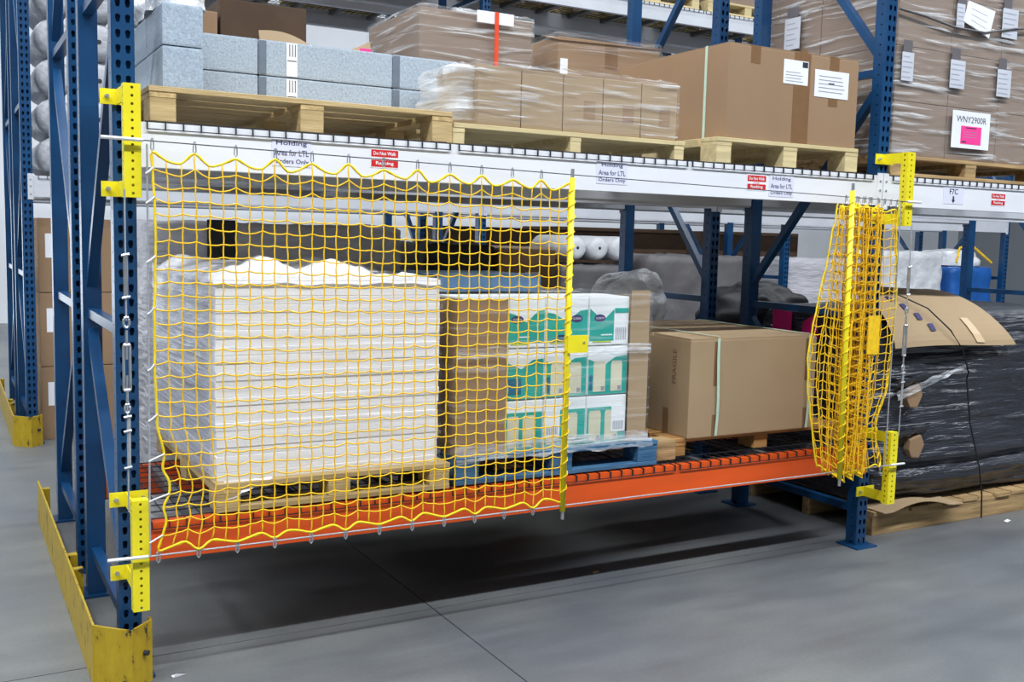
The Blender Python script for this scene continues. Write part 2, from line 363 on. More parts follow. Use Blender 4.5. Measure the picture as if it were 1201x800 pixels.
# ------------------------------------------------------------------ beams
def beam(x0, x1, y, face, z0, z1, m, label, group=None, plates=True):
    # face -1: front face looks to -y ; +1: looks to +y
    t = thing('shelf_beam', label, 'rack beam', ((x0 + x1) / 2, y, z0), group)
    s = -face
    def Y(a): return y + s * a
    prof = [(0, z0), (0.048, z0), (0.062, z0 + 0.01), (0.062, z1 - 0.04), (0.046, z1 - 0.04), (0.046, z1), (0, z1)]
    a, b = x0 + 0.041, x1 - 0.041
    MB().prism([(Y(p), q) for p, q in prof], a, b, lambda u, v, c: (c, u, v)).build('beam_body', m, t)
    if plates:
        for xa, xb in ((x0 + 0.003, a), (b, x1 - 0.003)):
            p = MB(); lo, hi = sorted((Y(0.0), Y(-0.005)))
            p.box(xa, xb, lo, hi, z0 - 0.02, z1 + 0.012)
            po = p.build('end_plate', m, t)
            for zz in (z0 + 0.02, (z0 + z1) / 2, z1 - 0.03):
                xc = (xa + xb) / 2; lo2, hi2 = sorted((Y(-0.005), Y(-0.008)))
                MB().prism([(xc + 0.006 * math.cos(k * 1.0472), zz + 0.006 * math.sin(k * 1.0472)) for k in range(6)], lo2, hi2, lambda u, v, c: (u, c, v)).build('stud', STEEL, po)
    return t
ZB0, ZB1 = 1.826, 1.98
beam(0, D, 0, -1, ZB0, ZB1, WHITEBEAM, 'white shelf beam above the yellow nets, carrying the paper notices')
beam(D, 2 * D, 0, -1, ZB0, ZB1, WHITEBEAM, 'white shelf beam above the black bales, with the F7C notice')
beam(0, D, 1.0, 1, ZB0, ZB1, GREYBEAM, 'pale rear shelf beam behind the white beam above the nets')
beam(D, 2 * D, 1.0, 1, ZB0, ZB1, GREYBEAM, 'pale rear shelf beam high behind the black bales')
beam(0, D, 1.3, -1, ZB0, ZB1, GREYBEAM, 'pale shelf beam on the back rack, under the open brown cartons')
beam(D, 2 * D, 1.3, -1, ZB0, ZB1, GREYBEAM, 'pale shelf beam on the back rack behind the big labelled wrapped load')
beam(0, D, 2.3, 1, ZB0, ZB1, GREYBEAM, 'pale rearmost shelf beam of the back rack, above the grey wrapped load')
beam(D, 2 * D, 2.3, 1, ZB0, ZB1, GREYBEAM, 'pale rearmost shelf beam of the back rack, above the loose black bundle')
ZO0, ZO1 = 0.421, 0.560
beam(0, D, 0, -1, ZO0, ZO1, ORANGE, 'bright orange shelf beam along the aisle, under the white sheet stack')
beam(0, D, 1.0, 1, ZO0, ZO1, ORANGE, 'orange rear shelf beam in shade behind the white sheet stack')
for k in range(3):
    for yy, fc in ((4.5, -1), (5.5, 1), (5.8, -1), (6.8, 1)):
        for zz in (1.98, 3.915):
            beam(k * D, (k + 1) * D, yy, fc, zz - 0.155, zz, GREYBEAM, 'pale grey shelf beam of the far rack row', 'beams of the far rack row', plates=(yy == 4.5))

# ------------------------------------------------------------------ wire decks
def wire_deck(x0, x1, y0, z, label, group=None):
    t = thing('wire_deck', label, 'wire deck', ((x0 + x1) / 2, y0 + 0.5, z), group)
    mb = MB(); r = 0.0020; n = max(2, round((x1 - x0) / 0.062)); zt = z + r
    for i in range(n + 1):
        x = x0 + (x1 - x0) * i / n
        mb.box(x - r, x + r, y0 - 0.004 - r, y0 + 1.0, zt - r, zt + r)
        mb.box(x - r, x + r, y0 - 0.004 - 2 * r, y0 - 0.0015, zt - 0.026, zt + r)
    mb.box(x0 - r, x1 + r, y0 - 0.004 - 3 * r, y0 - 0.004 - r, zt - 0.027, zt - 0.0235)
    for j in range(11):
        y = y0 + 0.03 + 0.094 * j
        mb.box(x0 - r, x1 + r, y - r, y + r, zt + r, zt + 3 * r)
    mb.build('wire_grid', WIRE, t)
    for k in (0.15, 0.5, 0.85):
        x = x0 + (x1 - x0) * k
        B(x - 0.02, x + 0.02, y0 + 0.05, y0 + 0.95, z - 0.036, z - 0.001).build('support_channel', CHANNEL, t)
    return t
spans = ((0.075, 1.235), (1.275, 2.44), (2.47, 3.655))
nm = ('under the foam block pallet', 'under the pallet of wrapped boxes', 'under the big strapped carton')
for (a, b), s in zip(spans, nm): wire_deck(a, b, 0, ZB1, 'dark wire mesh deck on the white beam ' + s)
nm = ('under the white sheet stack', 'under the teal and white cases', 'under the strapped brown carton')
for (a, b), s in zip(spans, nm): wire_deck(a, b, 0, ZO1, 'dark wire mesh deck on the orange beam ' + s)
for (a, b), s in zip(spans, ('nearest the net\'s edge frame', 'under the big wrapped carton', 'under the dented open carton')):
    wire_deck(a, b, 1.3, ZB1, 'wire mesh deck on the back rack ' + s, 'wire decks on the back rack')
wire_deck(D + 0.075, D + 1.235, 0, ZB1, 'dark wire mesh deck under the big labelled wrapped load')
wire_deck(D + 1.275, D + 2.44, 0, ZB1, 'dark wire mesh deck over the far end of the black bales')
for k in range(3):
    for a, b in spans:
        for yy in (4.5, 5.8):
            wire_deck(k * D + a, k * D + b, yy, 3.915, 'wire mesh deck high on the far rack row', 'wire decks of the far rack row')
for a, b in spans: wire_deck(a, b, 4.5, 1.98, 'wire mesh deck at mid height on the far rack row', 'mid height wire decks of the far rack row')

# ------------------------------------------------------------------ corner guards
def end_guard(x, y, label):
    t = thing('rack_end_guard', label, 'rack guard', (x, y, 0))
    h = 0.225; th = 0.008
    def strip(path, name):
        P = [Vector((a, b, 0)) for a, b in path]; inn = []
        mb = MB(); n = len(P); cen = Vector((0.0, 0.1, 0))
        for i, p in enumerate(P):
            a = P[max(0, i - 1)]; b = P[min(n - 1, i + 1)]; d = (b - a).normalized(); nn = Vector((-d.y, d.x, 0))
            if name == 'side_panel': nn = Vector((1, 0, 0))
            elif (cen - p).dot(nn) < 0: nn = -nn
            inn.append(p + nn * th)
        vs = [Vector((x + p.x, y + p.y, z)) for z in (0, h) for p in P] + [Vector((x + p.x, y + p.y, z)) for z in (0, h) for p in inn]
        fs = []
        for i in range(n - 1):
            fs += [(i, i + 1, n + i + 1, n + i), (2 * n + i, 3 * n + i, 3 * n + i + 1, 2 * n + i + 1), (n + i, n + i + 1, 3 * n + i + 1, 3 * n + i), (i, 2 * n + i, 2 * n + i + 1, i + 1)]
        fs += [(0, n, 3 * n, 2 * n), (n - 1, 3 * n - 1, 4 * n - 1, 2 * n - 1)]
        return mb.add(vs, fs).build(name, GUARD, t)
    c = strip([(-0.130, -0.036), (-0.060, -0.108), (-0.017, -0.140), (0.062, -0.062), (0.062, -0.03)], 'corner_shield')
    strip([(-0.134, -0.036), (-0.134, 0.876)], 'side_panel'); strip([(-0.134, 0.884), (-0.134, 2.29)], 'side_panel')
    for yy in (0.72, 0.93, 2.2): 
        B(x - 0.126, x - 0.08, y + yy - 0.02, y + yy + 0.02, 0.0, 0.2).build('bracket_foot', GUARD, t)
    cs = MB(); cs.tube([(x + 0.03, y - 0.094, 0.12), (x + 0.042, y - 0.104, 0.12)], 0.010, 8); cs.build('bolt_head', DARKJOINT, c)
    B(x - 0.126, x - 0.075, y - 0.03, y + 2.28, 0.0, 0.012).build('floor_flange', GUARD, t)
    return t
end_guard(0, 0, 'scuffed yellow steel corner guard on the floor around the net side rack end')
end_guard(0, 4.5, 'yellow corner guard at the foot of the far rack row')

# ------------------------------------------------------------------ yellow standoff brackets
def standoff(x, z0, z1, label, tabs):
    t = thing('standoff_bracket', label, 'bracket', (x, -0.17, z0))
    bw = 0.054; yb = -0.172; rows = int((z1 - z0) / 0.0255); pitch = (z1 - z0) / rows
    hole = [(0.0048 * math.cos(a), 0.0048 * math.sin(a)) for a in [math.radians(225 + 45 * k) for k in range(8)]]
    mb = MB(); perforate(mb, lambda u, v: (u, yb, v), x - bw / 2, x + bw / 2, z0, rows, pitch, hole)
    perforate(mb, lambda u, v: (x - bw / 2, u, v), yb, yb + 0.042, z0, rows, pitch, hole)
    mb.box(x - bw / 2 + 0.0005, x + bw / 2, yb + 0.040, yb + 0.043, z0, z1); mb.box(x + bw / 2 - 0.003, x + bw / 2, yb + 0.0005, yb + 0.040, z0, z1)
    mb.box(x - bw / 2 + 0.0005, x + bw / 2 - 0.003, yb + 0.0005, yb + 0.040, z1 - 0.002, z1)
    mb.build('perforated_angle', YELLOW, t)
    for za in tabs:
        a = MB(); a.box(x - 0.025, x - 0.020, yb + 0.042, -0.012, za - 0.026, za + 0.026)
        ao = a.build('arm', YELLOW, t)
        B(x - 0.078, x + 0.052, -0.0130, -0.0085, za - 0.026, za + 0.026).build('mounting_tab', YELLOW, t)
        for sx in (-0.056, 0.034):
            MB().tube([(x + sx, -0.013, za), (x + sx, -0.021, za)], 0.0085, 6).tube([(x + sx, -0.021, za), (x + sx, -0.030, za)], 0.005, 8).build('bolt', STEEL, t)
    return t
standoff(0, 1.715, 2.085, 'yellow perforated bracket bolted high on the frame above the corner guard', (2.055, 1.745))
standoff(0.010, 0.300, 0.690, 'yellow perforated bracket bolted low on the frame just over the corner guard', (0.660, 0.395))
standoff(D + 0.005, 1.720, 2.090, 'yellow perforated bracket at the top of the bunched net', (2.062, 1.755))
standoff(D + 0.008, 0.275, 0.655, 'yellow perforated bracket low beside the bunched net and bales', (0.625, 0.310))

# ------------------------------------------------------------------ cables
YC = -0.19
def top_z(x): return 1.902 - 0.0165 * x
def bot_z(x): return 0.497 - 0.002 * x
def net_cable(zf, label, m=CABLE):
    t = thing('tension_cable', label, 'cable', (0, YC, zf(0)))
    MB().tube([(x, YC, zf(x)) for x in (-0.02, 0.9, 1.8, 2.7, 3.72)], 0.0022 if m is not CABLE else 0.003, 6).build('wire_rope', m, t)
    MB().tube([(-0.10, YC + 0.0, zf(0) + 0.002), (0.03, YC, zf(0))], 0.006, 8).build('threaded_rod', WHITETIE, t)
    MB().tube([(3.70, YC, zf(3.7)), (3.80, YC, zf(3.7))], 0.006, 8).build('threaded_rod', WHITETIE, t)
net_cable(top_z, 'thin steel cable stretched along the white beam carrying the net hooks', WIRE)
net_cable(bot_z, 'thin steel cable stretched along the orange beam under the nets')
def plain_cable(x0, z0, x1, z1, label):
    tag(MB().tube([(x0, YC, z0), (x1, YC, z1)], 0.0032, 6).build('tension_cable', CABLE), label, 'cable')
plain_cable(0.042, 1.89, 0.037, 0.495, 'vertical steel cable that the net\'s white ties loop around')
plain_cable(3.655, 1.84, 3.655, 0.49, 'vertical steel cable along the edge of the bunched net')
def turnbuckle_cable(x, z1, z0, label):
    t = thing('turnbuckle_cable', label, 'cable', (x, YC, z0))
    L = z1 - z0; P = lambda f: z1 - L * f
    MB().tube([(x, YC, z1), (x, YC, P(0.40))], 0.0028, 6).build('wire_rope', CABLE, t); MB().tube([(x, YC, P(0.64)), (x, YC, z0)], 0.0028, 6).build('wire_rope', CABLE, t)
    MB().tube([(x, YC, P(0.20)), (x, YC, P(0.33))], 0.0075, 8).build('sleeve', STEEL, t)
    for f in (0.20, 0.33, 0.70, 0.745, 0.86):
        MB().tube([(x - 0.013, YC - 0.004, P(f)), (x + 0.012, YC - 0.004, P(f) + 0.004)], 0.0048, 6).build('cable_clamp', STEEL, t)
    eye = [(x + 0.0095 * math.sin(a), YC, P(0.405) + 0.018 * math.cos(a)) for a in [k * math.pi / 6 for k in range(12)]]
    MB().tube(eye, 0.004, 6, closed=True).build('eye', STEEL, t)
    bd = MB()
    for s in (-1, 1): bd.tube([(x + s * 0.010, YC, P(0.475)), (x + s * 0.010, YC, P(0.615))], 0.0045, 6)
    for f in (0.475, 0.615): bd.tube([(x - 0.010, YC, P(f)), (x + 0.010, YC, P(f))], 0.0065, 6)
    bd.build('turnbuckle_body', STEEL, t)
    MB().tube([(x, YC, P(0.43)), (x, YC, P(0.52))], 0.0042, 6).build('screw_rod', STEEL, t); MB().tube([(x, YC, P(0.57)), (x, YC, P(0.66))], 0.0042, 6).build('screw_rod', STEEL, t)
    eye2 = [(x + 0.0085 * math.sin(a), YC, P(0.672) + 0.015 * math.cos(a)) for a in [k * math.pi / 5 for k in range(10)]]
    MB().tube(eye2, 0.0038, 6, closed=True).build('eye', STEEL, t)
    MB().tube([(x + 0.004, YC, P(0.70)), (x + 0.004, YC, P(0.86))], 0.0055, 6).build('cable_tail', CABLE, t)
turnbuckle_cable(-0.030, 1.74, 0.66, 'steel turnbuckle cable in front of the frame over the corner guard')
turnbuckle_cable(3.745, 1.73, 0.64, 'steel turnbuckle cable beside the bunched net, in front of the bales')

# ------------------------------------------------------------------ nets
NC, NR = 36, 29
def hook(parent, x, z, down, y=YC):
    mb = MB(); h = 0.040
    if down:   # carabiner that hangs under the lower cable
        mb.tube([(x - 0.0045, y, z + 0.010), (x - 0.0045, y, z - 0.020), (x, y, z - 0.026), (x + 0.0045, y, z - 0.020), (x + 0.0045, y, z + 0.010), (x, y, z + 0.014)], 0.0034, 5, closed=True)
    else:
        mb.tube([(x - 0.003, y, z + 0.006), (x - 0.005, y, z - 0.024), (x, y, z - 0.031), (x + 0.005, y, z - 0.024), (x + 0.004, y, z + 0.002), (x, y, z + 0.010)], 0.0022, 5, closed=True)
    return mb.build('hook', STEEL, parent)
def netting(K, parent, NC=36):
    mb = MB(); r = 0.0026
    for i in range(NC + 1):
        pts = []
        for j in range(NR + 1):
            pts.append(K(i, j))
            if j < NR: a, b = K(i, j), K(i, j + 1); pts.append((a + b) / 2 + Vector((0.0015 * (-1) ** (i + j), 0, 0)))
        mb.tube(pts, r, 5)
    for j in range(NR + 1):
        pts = []
        for i in range(NC + 1):
            pts.append(K(i, j))
            if i < NC: a, b = K(i, j), K(i + 1, j); pts.append((a + b) / 2 + Vector((0, 0, -0.0025)))
        mb.tube(pts, r, 5)
    mb.build('netting', ROPE, parent, smooth=True)
    kn = MB()
    for i in range(NC + 1):
        for j in range(NR + 1):
            c = K(i, j); q = 0.0044
            kn.add([c + Vector(v) * q for v in ((1, 0, 0), (-1, 0, 0), (0, 1, 0), (0, -1, 0), (0, 0, 1), (0, 0, -1))], [(0, 2, 4), (2, 1, 4), (1, 3, 4), (3, 0, 4), (2, 0, 5), (1, 2, 5), (3, 1, 5), (0, 3, 5)])
    kn.build('knots', ROPE, parent)
    bd = MB()
    loop = [K(i, 0) for i in range(NC + 1)] + [K(NC, j) for j in range(1, NR + 1)] + [K(i, NR) for i in range(NC - 1, -1, -1)] + [K(0, j) for j in range(NR - 1, 0, -1)]
    n_ = len(loop); sm = []
    for q in range(n_):
        p0, p1, p2, p3 = loop[q - 1], loop[q], loop[(q + 1) % n_], loop[(q + 2) % n_]
        for f in (0, 1 / 3, 2 / 3): sm.append(0.5 * (2 * p1 + (p2 - p0) * f + (2 * p0 - 5 * p1 + 4 * p2 - p3) * f * f + (3 * p1 - p0 - 3 * p2 + p3) * f ** 3))
    bd.tube(sm, 0.0044, 6, closed=True); bd.build('border_rope', ROPEEDGE, parent, smooth=True)
def pole(parent, x, y, z0, z1, lean=0.0):
    p = MB().tube([(x + lean, y, z0), (x, y, z1)], 0.0125, 12).build('pole', YELLOW, parent, smooth=True)
    for z, xx in ((z0, x + lean), (z1, x)):
        MB().tube([(xx, y, z - 0.035), (xx, y, z + 0.035)], 0.0075, 8).build('pole_clip', STEEL, p)
    lac = []; n = 130
    for k in range(n + 1):
        f = k / n; a = k * 1.05
        rr = 0.0155 + 0.006 * max(0, nz(f * 22, 3.3, x))
        lac.append((x + lean * (1 - f) + rr * math.cos(a), y + rr * math.sin(a), z0 + 0.05 + (z1 - z0 - 0.1) * f))
    MB().tube(lac, 0.0026, 5).build('lacing_rope', ROPEEDGE, p)
    return p
# spread net
YN = -0.19
nl = thing('safety_net', 'yellow knotted safety net spread in front of the white sheet stack', 'safety net', (0.87, YN, 0.47))
def edge_in(z):
    if z > 0.95: return 0.004 * math.sin(z * 9)
    return 0.045 * max(0.0, math.sin((0.95 - z) / 0.45 * math.pi)) * (0.75 + 0.25 * math.sin(z * 45)) 
def KL(i, j):
    f, g = i / NC, j / NR
    x = 0.062 + 1.628 * f
    ph = (i % 3) / 3.0; sc = (1.0 - abs(math.cos(math.pi * i / 3.0)) ** 1.5)
    zt = top_z(x) - 0.033 - 0.046 * sc
    zb = bot_z(x) + 0.012 + 0.030 * sc
    wt, wb = max(0, 1 - (NR - j) / 5.0), max(0, 1 - j / 5.0)
    ztop = top_z(x) - 0.058; zbot = bot_z(x) + 0.032
    z = zbot + (ztop - zbot) * g + wt * wt * (zt - ztop) + wb * wb * (zb - zbot)
    fade = max(0, 1 - i / 9.0) ** 1.5
    x += edge_in(z) * fade + 0.0035 * nz(i * 1.7, j * 1.3, 2.1)
    z += 0.0036 * (-1) ** (i + (j // 4)) + 0.006 * nz(i * 0.9, j * 0.7, 9.4) - 0.012 * math.sin(math.pi * f) * math.sin(math.pi * g)
    y = YN + 0.008 * nz(i * 0.25, j * 0.25, 0.4) + 0.004 * nz(i, j, 5.5)
    return Vector((x, y, z))
netting(KL, nl)
for i in range(0, NC, 3):
    x = KL(i, NR).x; hook(nl, x, top_z(x), False); x = KL(i, 0).x; hook(nl, x, bot_z(x), True)
pole(nl, 1.700, YN, 0.470, 1.862)
B(1.690, 1.790, YN - 0.020, YN - 0.014, 1.143, 1.216).build('latch_plate', YELLOW, nl)
MB().tube([(1.768, YN - 0.020, 1.186), (1.768, YN - 0.024, 1.186)], 0.005, 8).build('latch_rivet', STEEL, nl)
for j in (1, 4, 7, 10, 14, 18, 22, 26, 28):
    k = KL(0, j); MB().tube([(0.036, YC - 0.004, k.z - 0.018), (0.045, YC - 0.005, k.z - 0.012), (k.x, k.y - 0.004, k.z + 0.004)], 0.0034, 5).build('white_tie', WHITETIE, nl)
# bunched net
nr = thing('safety_net', 'yellow safety net drawn together in dense folds beside the black bales', 'safety net', (3.4, YN, 0.46))
def KR(i, j):
    g = j / NR; sag = math.sin(math.pi * g)
    if i <= 7:                       # flap left hanging past the pole
        f = i / 7; x = 3.262 - (1 - f) * (0.035 + 0.085 * min(1, (1 - g) * 1.6)) * (0.5 + 0.9 * sag); y = YN + 0.03 * (1 - f) + 0.012 * math.sin(i * 2.2)
    elif i <= 41:                    # dense pleats
        f = (i - 7) / 34; x = 3.275 + 0.195 * f + 0.030 * math.sin(i * 2.1) * (0.35 + sag); y = YN + 0.055 * math.sin(i * 2.6) - 0.015
    else:                            # open part up to the cable
        f = (i - 41) / 5; x = 3.47 + 0.160 * f; y = YN + 0.020 * math.sin(i * 1.1)
    if i > 37: 
        q = (i - 37) / 9; x += 0.035 * q * math.sin(math.pi * min(1, (1 - g) * 1.25)) - 0.055 * q * max(0, math.sin(math.pi * (0.28 - g) / 0.28)) * (1 if g < 0.28 else 0)
    zt = top_z(x) - 0.040 - 0.022 * abs(math.sin(i * 1.05)); zb = 0.470 + 0.02 * abs(math.sin(i * 1.05)) + (0.03 * ((i - 41) / 5) if i > 41 else 0) + (0.05 * (1 - i / 7) if i < 7 else 0)
    z = zb + (zt - zb) * g + 0.010 * nz(i * 2.2, j * 0.9, 7.7) + (0.012 if 7 < i <= 41 else 0.0045) * (-1) ** i
    x += 0.010 * nz(i * 1.3, j * 0.6, 1.2); y += 0.008 * nz(i * 1.3, j * 0.6, 4.2)
    return Vector((x, y, z))
netting(KR, nr, 46)
for k in range(9):
    x = 3.272 + 0.022 * k; hook(nr, x, top_z(x), False, YC + 0.004 * (-1) ** k)
for x in (3.49, 3.535, 3.58, 3.625): hook(nr, x, top_z(x), False)
for x in (3.31, 3.335, 3.36, 3.39, 3.41, 3.62): hook(nr, x, bot_z(x), True)
pole(nr, 3.250, YN - 0.055, 0.470, 1.875, lean=0.022)
B(3.392, 3.47, YN - 0.074, YN - 0.069, 1.085, 1.275).build('latch_plate', ROPE, nr)

# ------------------------------------------------------------------ pallets
def pallet(x0, x1, y0, y1, z0, h, label, m=WOOD, my=None, group=None, sw=0.09, nb=6, jit=0.004, bottom=True, seed=0):
    rnd = random.Random(seed); t = thing('pallet', label, 'pallet', ((x0 + x1) / 2, (y0 + y1) / 2, z0), group)
    my = my or (WOODY if m is WOOD else m); tb = 0.019; zb = z0 + (tb if bottom else 0)
    for k in range(3):
        xa = x0 + (x1 - x0 - sw) * k / 2
        for q in range(3):
            ya = y0 + (y1 - y0 - 0.12) * q / 2 + (0.004 if q == 0 else 0)
            B(xa, xa + sw, ya, ya + 0.12, zb, z0 + h - 2 * tb).build('block', m, t, bevel=0.002, seg=1)
        B(xa, xa + sw, y0 + 0.003, y1, z0 + h - 2 * tb, z0 + h - tb).build('stringer_board', my, t)
    bwid = (y1 - y0) / nb
    for i in range(nb):
        j = rnd.uniform(-jit, jit); a = y0 + i * bwid
        B(x0 + j, x1 + j, a + (0 if i == 0 else 0.012), a + bwid - 0.012, z0 + h - tb, z0 + h).build('deck_board', m, t, bevel=0.0015, seg=1)
    if bottom:
        for q in range(3):
            ya = y0 + (y1 - y0 - 0.12) * q / 2
            B(x0, x1, ya, ya + 0.11, z0, z0 + tb).build('bottom_board', m, t, bevel=0.0015, seg=1)
    return t
DK = 0.0085   # top of the wire grid over the beam
zs1 = ZB1 + DK; zs0 = ZO1 + DK
pallet(0.09, 1.262, 0.03, 1.15, zs1, 0.122, 'wooden block pallet on the white beam carrying the grey foam blocks', seed=1, bottom=False)
pallet(1.272, 2.462, 0.05, 1.10, zs1, 0.085, 'pale low pallet on the white beam carrying the row of wrapped boxes', WOODLIGHT, WOODLIGHT, sw=0.055, seed=2, bottom=False)
pallet(2.640, 3.575, 0.03, 1.10, zs1, 0.120, 'cream wooden pallet on the white beam under the big strapped carton', WOODLIGHT, WOODLIGHT, seed=3, nb=8, bottom=False)
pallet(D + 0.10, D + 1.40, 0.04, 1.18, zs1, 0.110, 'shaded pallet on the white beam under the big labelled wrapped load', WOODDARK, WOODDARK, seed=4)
pallet(0.305, 1.262, 0.00, 1.20, zs0, 0.108, 'wooden pallet on the orange beam under the white sheet stack', seed=5)
pallet(1.300, 2.350, 0.02, 1.10, zs0, 0.116, 'worn blue painted pallet on the orange beam under the teal and white cases', BLUEWOOD, BLUEWOOD, seed=6, sw=0.11)
pallet(2.515, 3.675, 0.125, 1.10, zs0, 0.088, 'brown wooden pallet on the orange beam under the strapped brown carton', ORANGEWOOD, ORANGEWOOD, seed=7, sw=0.09, bottom=False)

# ------------------------------------------------------------------ shared load pieces
def shell(x0, x1, y0, y1, z0, z1, amp=0.006, rr=0.03, ns=120, nzn=22, seed=0.0, sx=6, sz=14, top=0.08, puff=0.0):
    # loose film sleeve around a load, with a gathered rim folded over the top
    pts = []
    L = [(x0 + rr, y0), (x1 - rr, y0)], [(x1, y0 + rr), (x1, y1 - rr)], [(x1 - rr, y1), (x0 + rr, y1)], [(x0, y1 - rr), (x0, y0 + rr)]
    per = []
    cs = [(x1 - rr, y0 + rr, -90), (x1 - rr, y1 - rr, 0), (x0 + rr, y1 - rr, 90), (x0 + rr, y0 + rr, 180)]
    for (a, b), (cx, cy, st) in zip(L, cs):
        n = max(3, int(ns / 4)); nrm = Vector((b[1] - a[1], -(b[0] - a[0]), 0)).normalized()
        for k in range(n): f = k / n; per.append((a[0] + (b[0] - a[0]) * f, a[1] + (b[1] - a[1]) * f, nrm.x, nrm.y))
        for k in range(5):
            an = math.radians(st + 90 * k / 5); per.append((cx + rr * math.cos(an), cy + rr * math.sin(an), math.cos(an), math.sin(an)))
    n = len(per); vs, fs = [], []
    for j in range(nzn + 1):
        g = j / nzn; z = z0 + (z1 - z0) * g
        for px, py, ax, ay in per:
            d = amp * (0.25 + abs(nz(px * sx + seed, py * sx, z * sz)) * 1.6) + puff * math.sin(math.pi * g)
            vs.append(Vector((px + ax * d, py + ay * d, z + (0.012 * nz(px * 9, py * 9, seed) if j in (0, nzn) else 0))))
    rings = nzn
    if top:
        for q, (ins, up) in enumerate(((0.012, 0.010), (0.05, 0.012), (top, 0.006))):
            for px, py, ax, ay in per:
                vs.append(Vector((px - ax * ins, py - ay * ins, z1 + up + 0.022 * max(0, nz(px * 11 + seed, py * 11, q * 3.1)))))
        rings += 3
    for j in range(rings):
        for i in range(n): k = (i + 1) % n; fs.append((j * n + i, j * n + k, (j + 1) * n + k, (j + 1) * n + i))
    return MB().add(vs, fs)
def carton(x0, x1, y0, y1, z0, z1, m, parent, name='carton_body', bev=0.006):
    return B(x0, x1, y0, y1, z0, z1).build(name, m, parent, bevel=bev)
def sheet(parent, fn, u0, u1, v0, v1, name='paper_label', m=PAPER, d=0.0012):
    return rect(fn, u0, u1, v0, v1, 0.0002, d).build(name, m, parent)
def ruled(parent, fn, u0, u1, v0, v1, n, m=GREYINK, d=0.0018, seed=0, name='print_line', h=0.35):
    rnd = random.Random(seed)
    for k in range(n):
        v = v1 - (k + 0.8) * (v1 - v0) / (n + 0.6); hh = (v1 - v0) / (n + 0.6) * h
        rect(fn, u0 + 0.06 * (u1 - u0), u0 + (u1 - u0) * rnd.uniform(0.6, 0.94), v - hh, v, d - 0.0005, d).build(name, m, parent)

# ------------------------------------------------------------------ upper shelf, front row
# foam blocks: long planks recessed on the pallet, and end-on planks at its edge
zf = zs1 + 0.122; fh = 0.144
gf = 'blue grey foam planks'
def foam_block(x0, x1, y0, y1, k, label, band=None):
    z = zf + k * (fh + 0.003)
    t = thing('foam_block', label, 'foam block', ((x0 + x1) / 2, (y0 + y1) / 2, z), None)
    b = B(x0, x1, y0, y1, z, z + fh).build('foam_body', FOAM, t, bevel=0.008, seg=2)
    for bx in (band or []): B(bx - 0.015, bx + 0.015, y0 - 0.0025, y0 + 0.0, z + 0.005, z + fh - 0.005).build('dark_band', FOAMBAND, b)
    return t
lay = ('bottom layer', 'top layer')
for k in range(2):
    for (xa, xb, band), s in zip(((0.285, 0.603, None), (0.606, 1.198, [0.622]), (1.201, 1.52, [1.217])), ('against the end-on blocks', 'with the printed white strip', 'tucked behind the wrapped boxes')):
        t = foam_block(xa, xb, 0.52, 0.98, k, 'long pale blue grey foam block, %s, %s' % (lay[k], s), band)
        z = zf + k * (fh + 0.003)
        if 'strip' in s:
            st = B(0.722, 0.768, 0.517, 0.5195, z + 0.004, z + fh - 0.004).build('printed_strip', PAPER, t)
            ff = FRONT((0.722, 0.517, z))
            for q in (0.012, 0.024, 0.036): rect(ff, q, q + 0.003, 0.085, 0.135, 0, 0.001).build('bar_print', INK, st)
            rect(ff, 0.004, 0.042, 0.066, 0.069, 0, 0.001).build('bar_print', INK, st)
        if k == 1 and xa > 1: B(1.44, 1.475, 0.517, 0.5195, z + 0.03, z + 0.105).build('small_label', PAPER, t)
    foam_block(0.137, 0.278, 0.045, 0.36, k, 'end-on speckled foam block nearest the aisle, %s' % lay[k])
    foam_block(0.137, 0.278, 0.366, 0.70, k, 'end-on speckled foam block behind the aisle one, %s' % lay[k])
sb = shell(0.145, 0.30, 0.12, 0.6, zf + 2 * fh + 0.008, zf + 2 * fh + 0.07, amp=0.02, rr=0.05, ns=40, nzn=6, seed=3, top=0.07).build('plastic_bag', SILVER, smooth=True)
tag(sb, 'crumpled clear white plastic bag lying on the end-on foam blocks', 'bag')

# row of wrapped boxes
zw = zs1 + 0.085
wb = thing('wrapped_box_row', 'row of tan cartons under clear film on the pale low pallet', 'wrapped cartons', (1.9, 0.26, zw))
xe = [1.385, 1.590, 1.797, 2.004, 2.211, 2.414]
for a, b in zip(xe[:-1], xe[1:]):
    c = carton(a + 0.002, b - 0.002, 0.055, 0.465, zw, zw + 0.245, CARDLIGHT, wb, 'carton', 0.004)
    if b > 2.0: rect(FRONT((b - 0.10, 0.055, zw)), 0.0, 0.06, 0.06, 0.14, 0, 0.0006).build('faint_print', CARD, c)
shell(1.377, 2.420, 0.047, 0.472, zw + 0.014, zw + 0.252, amp=0.006, rr=0.012, seed=11, nzn=26, top=0.06).build('stretch_film', FILM, wb, smooth=True)
# loose film gathered at the end of the row
shell(1.285, 1.40, 0.09, 0.44, zw + 0.014, zw + 0.235, amp=0.022, rr=0.05, ns=40, nzn=18, seed=21, top=0.05).build('gathered_film', FILMHEAVY, wb, smooth=True)

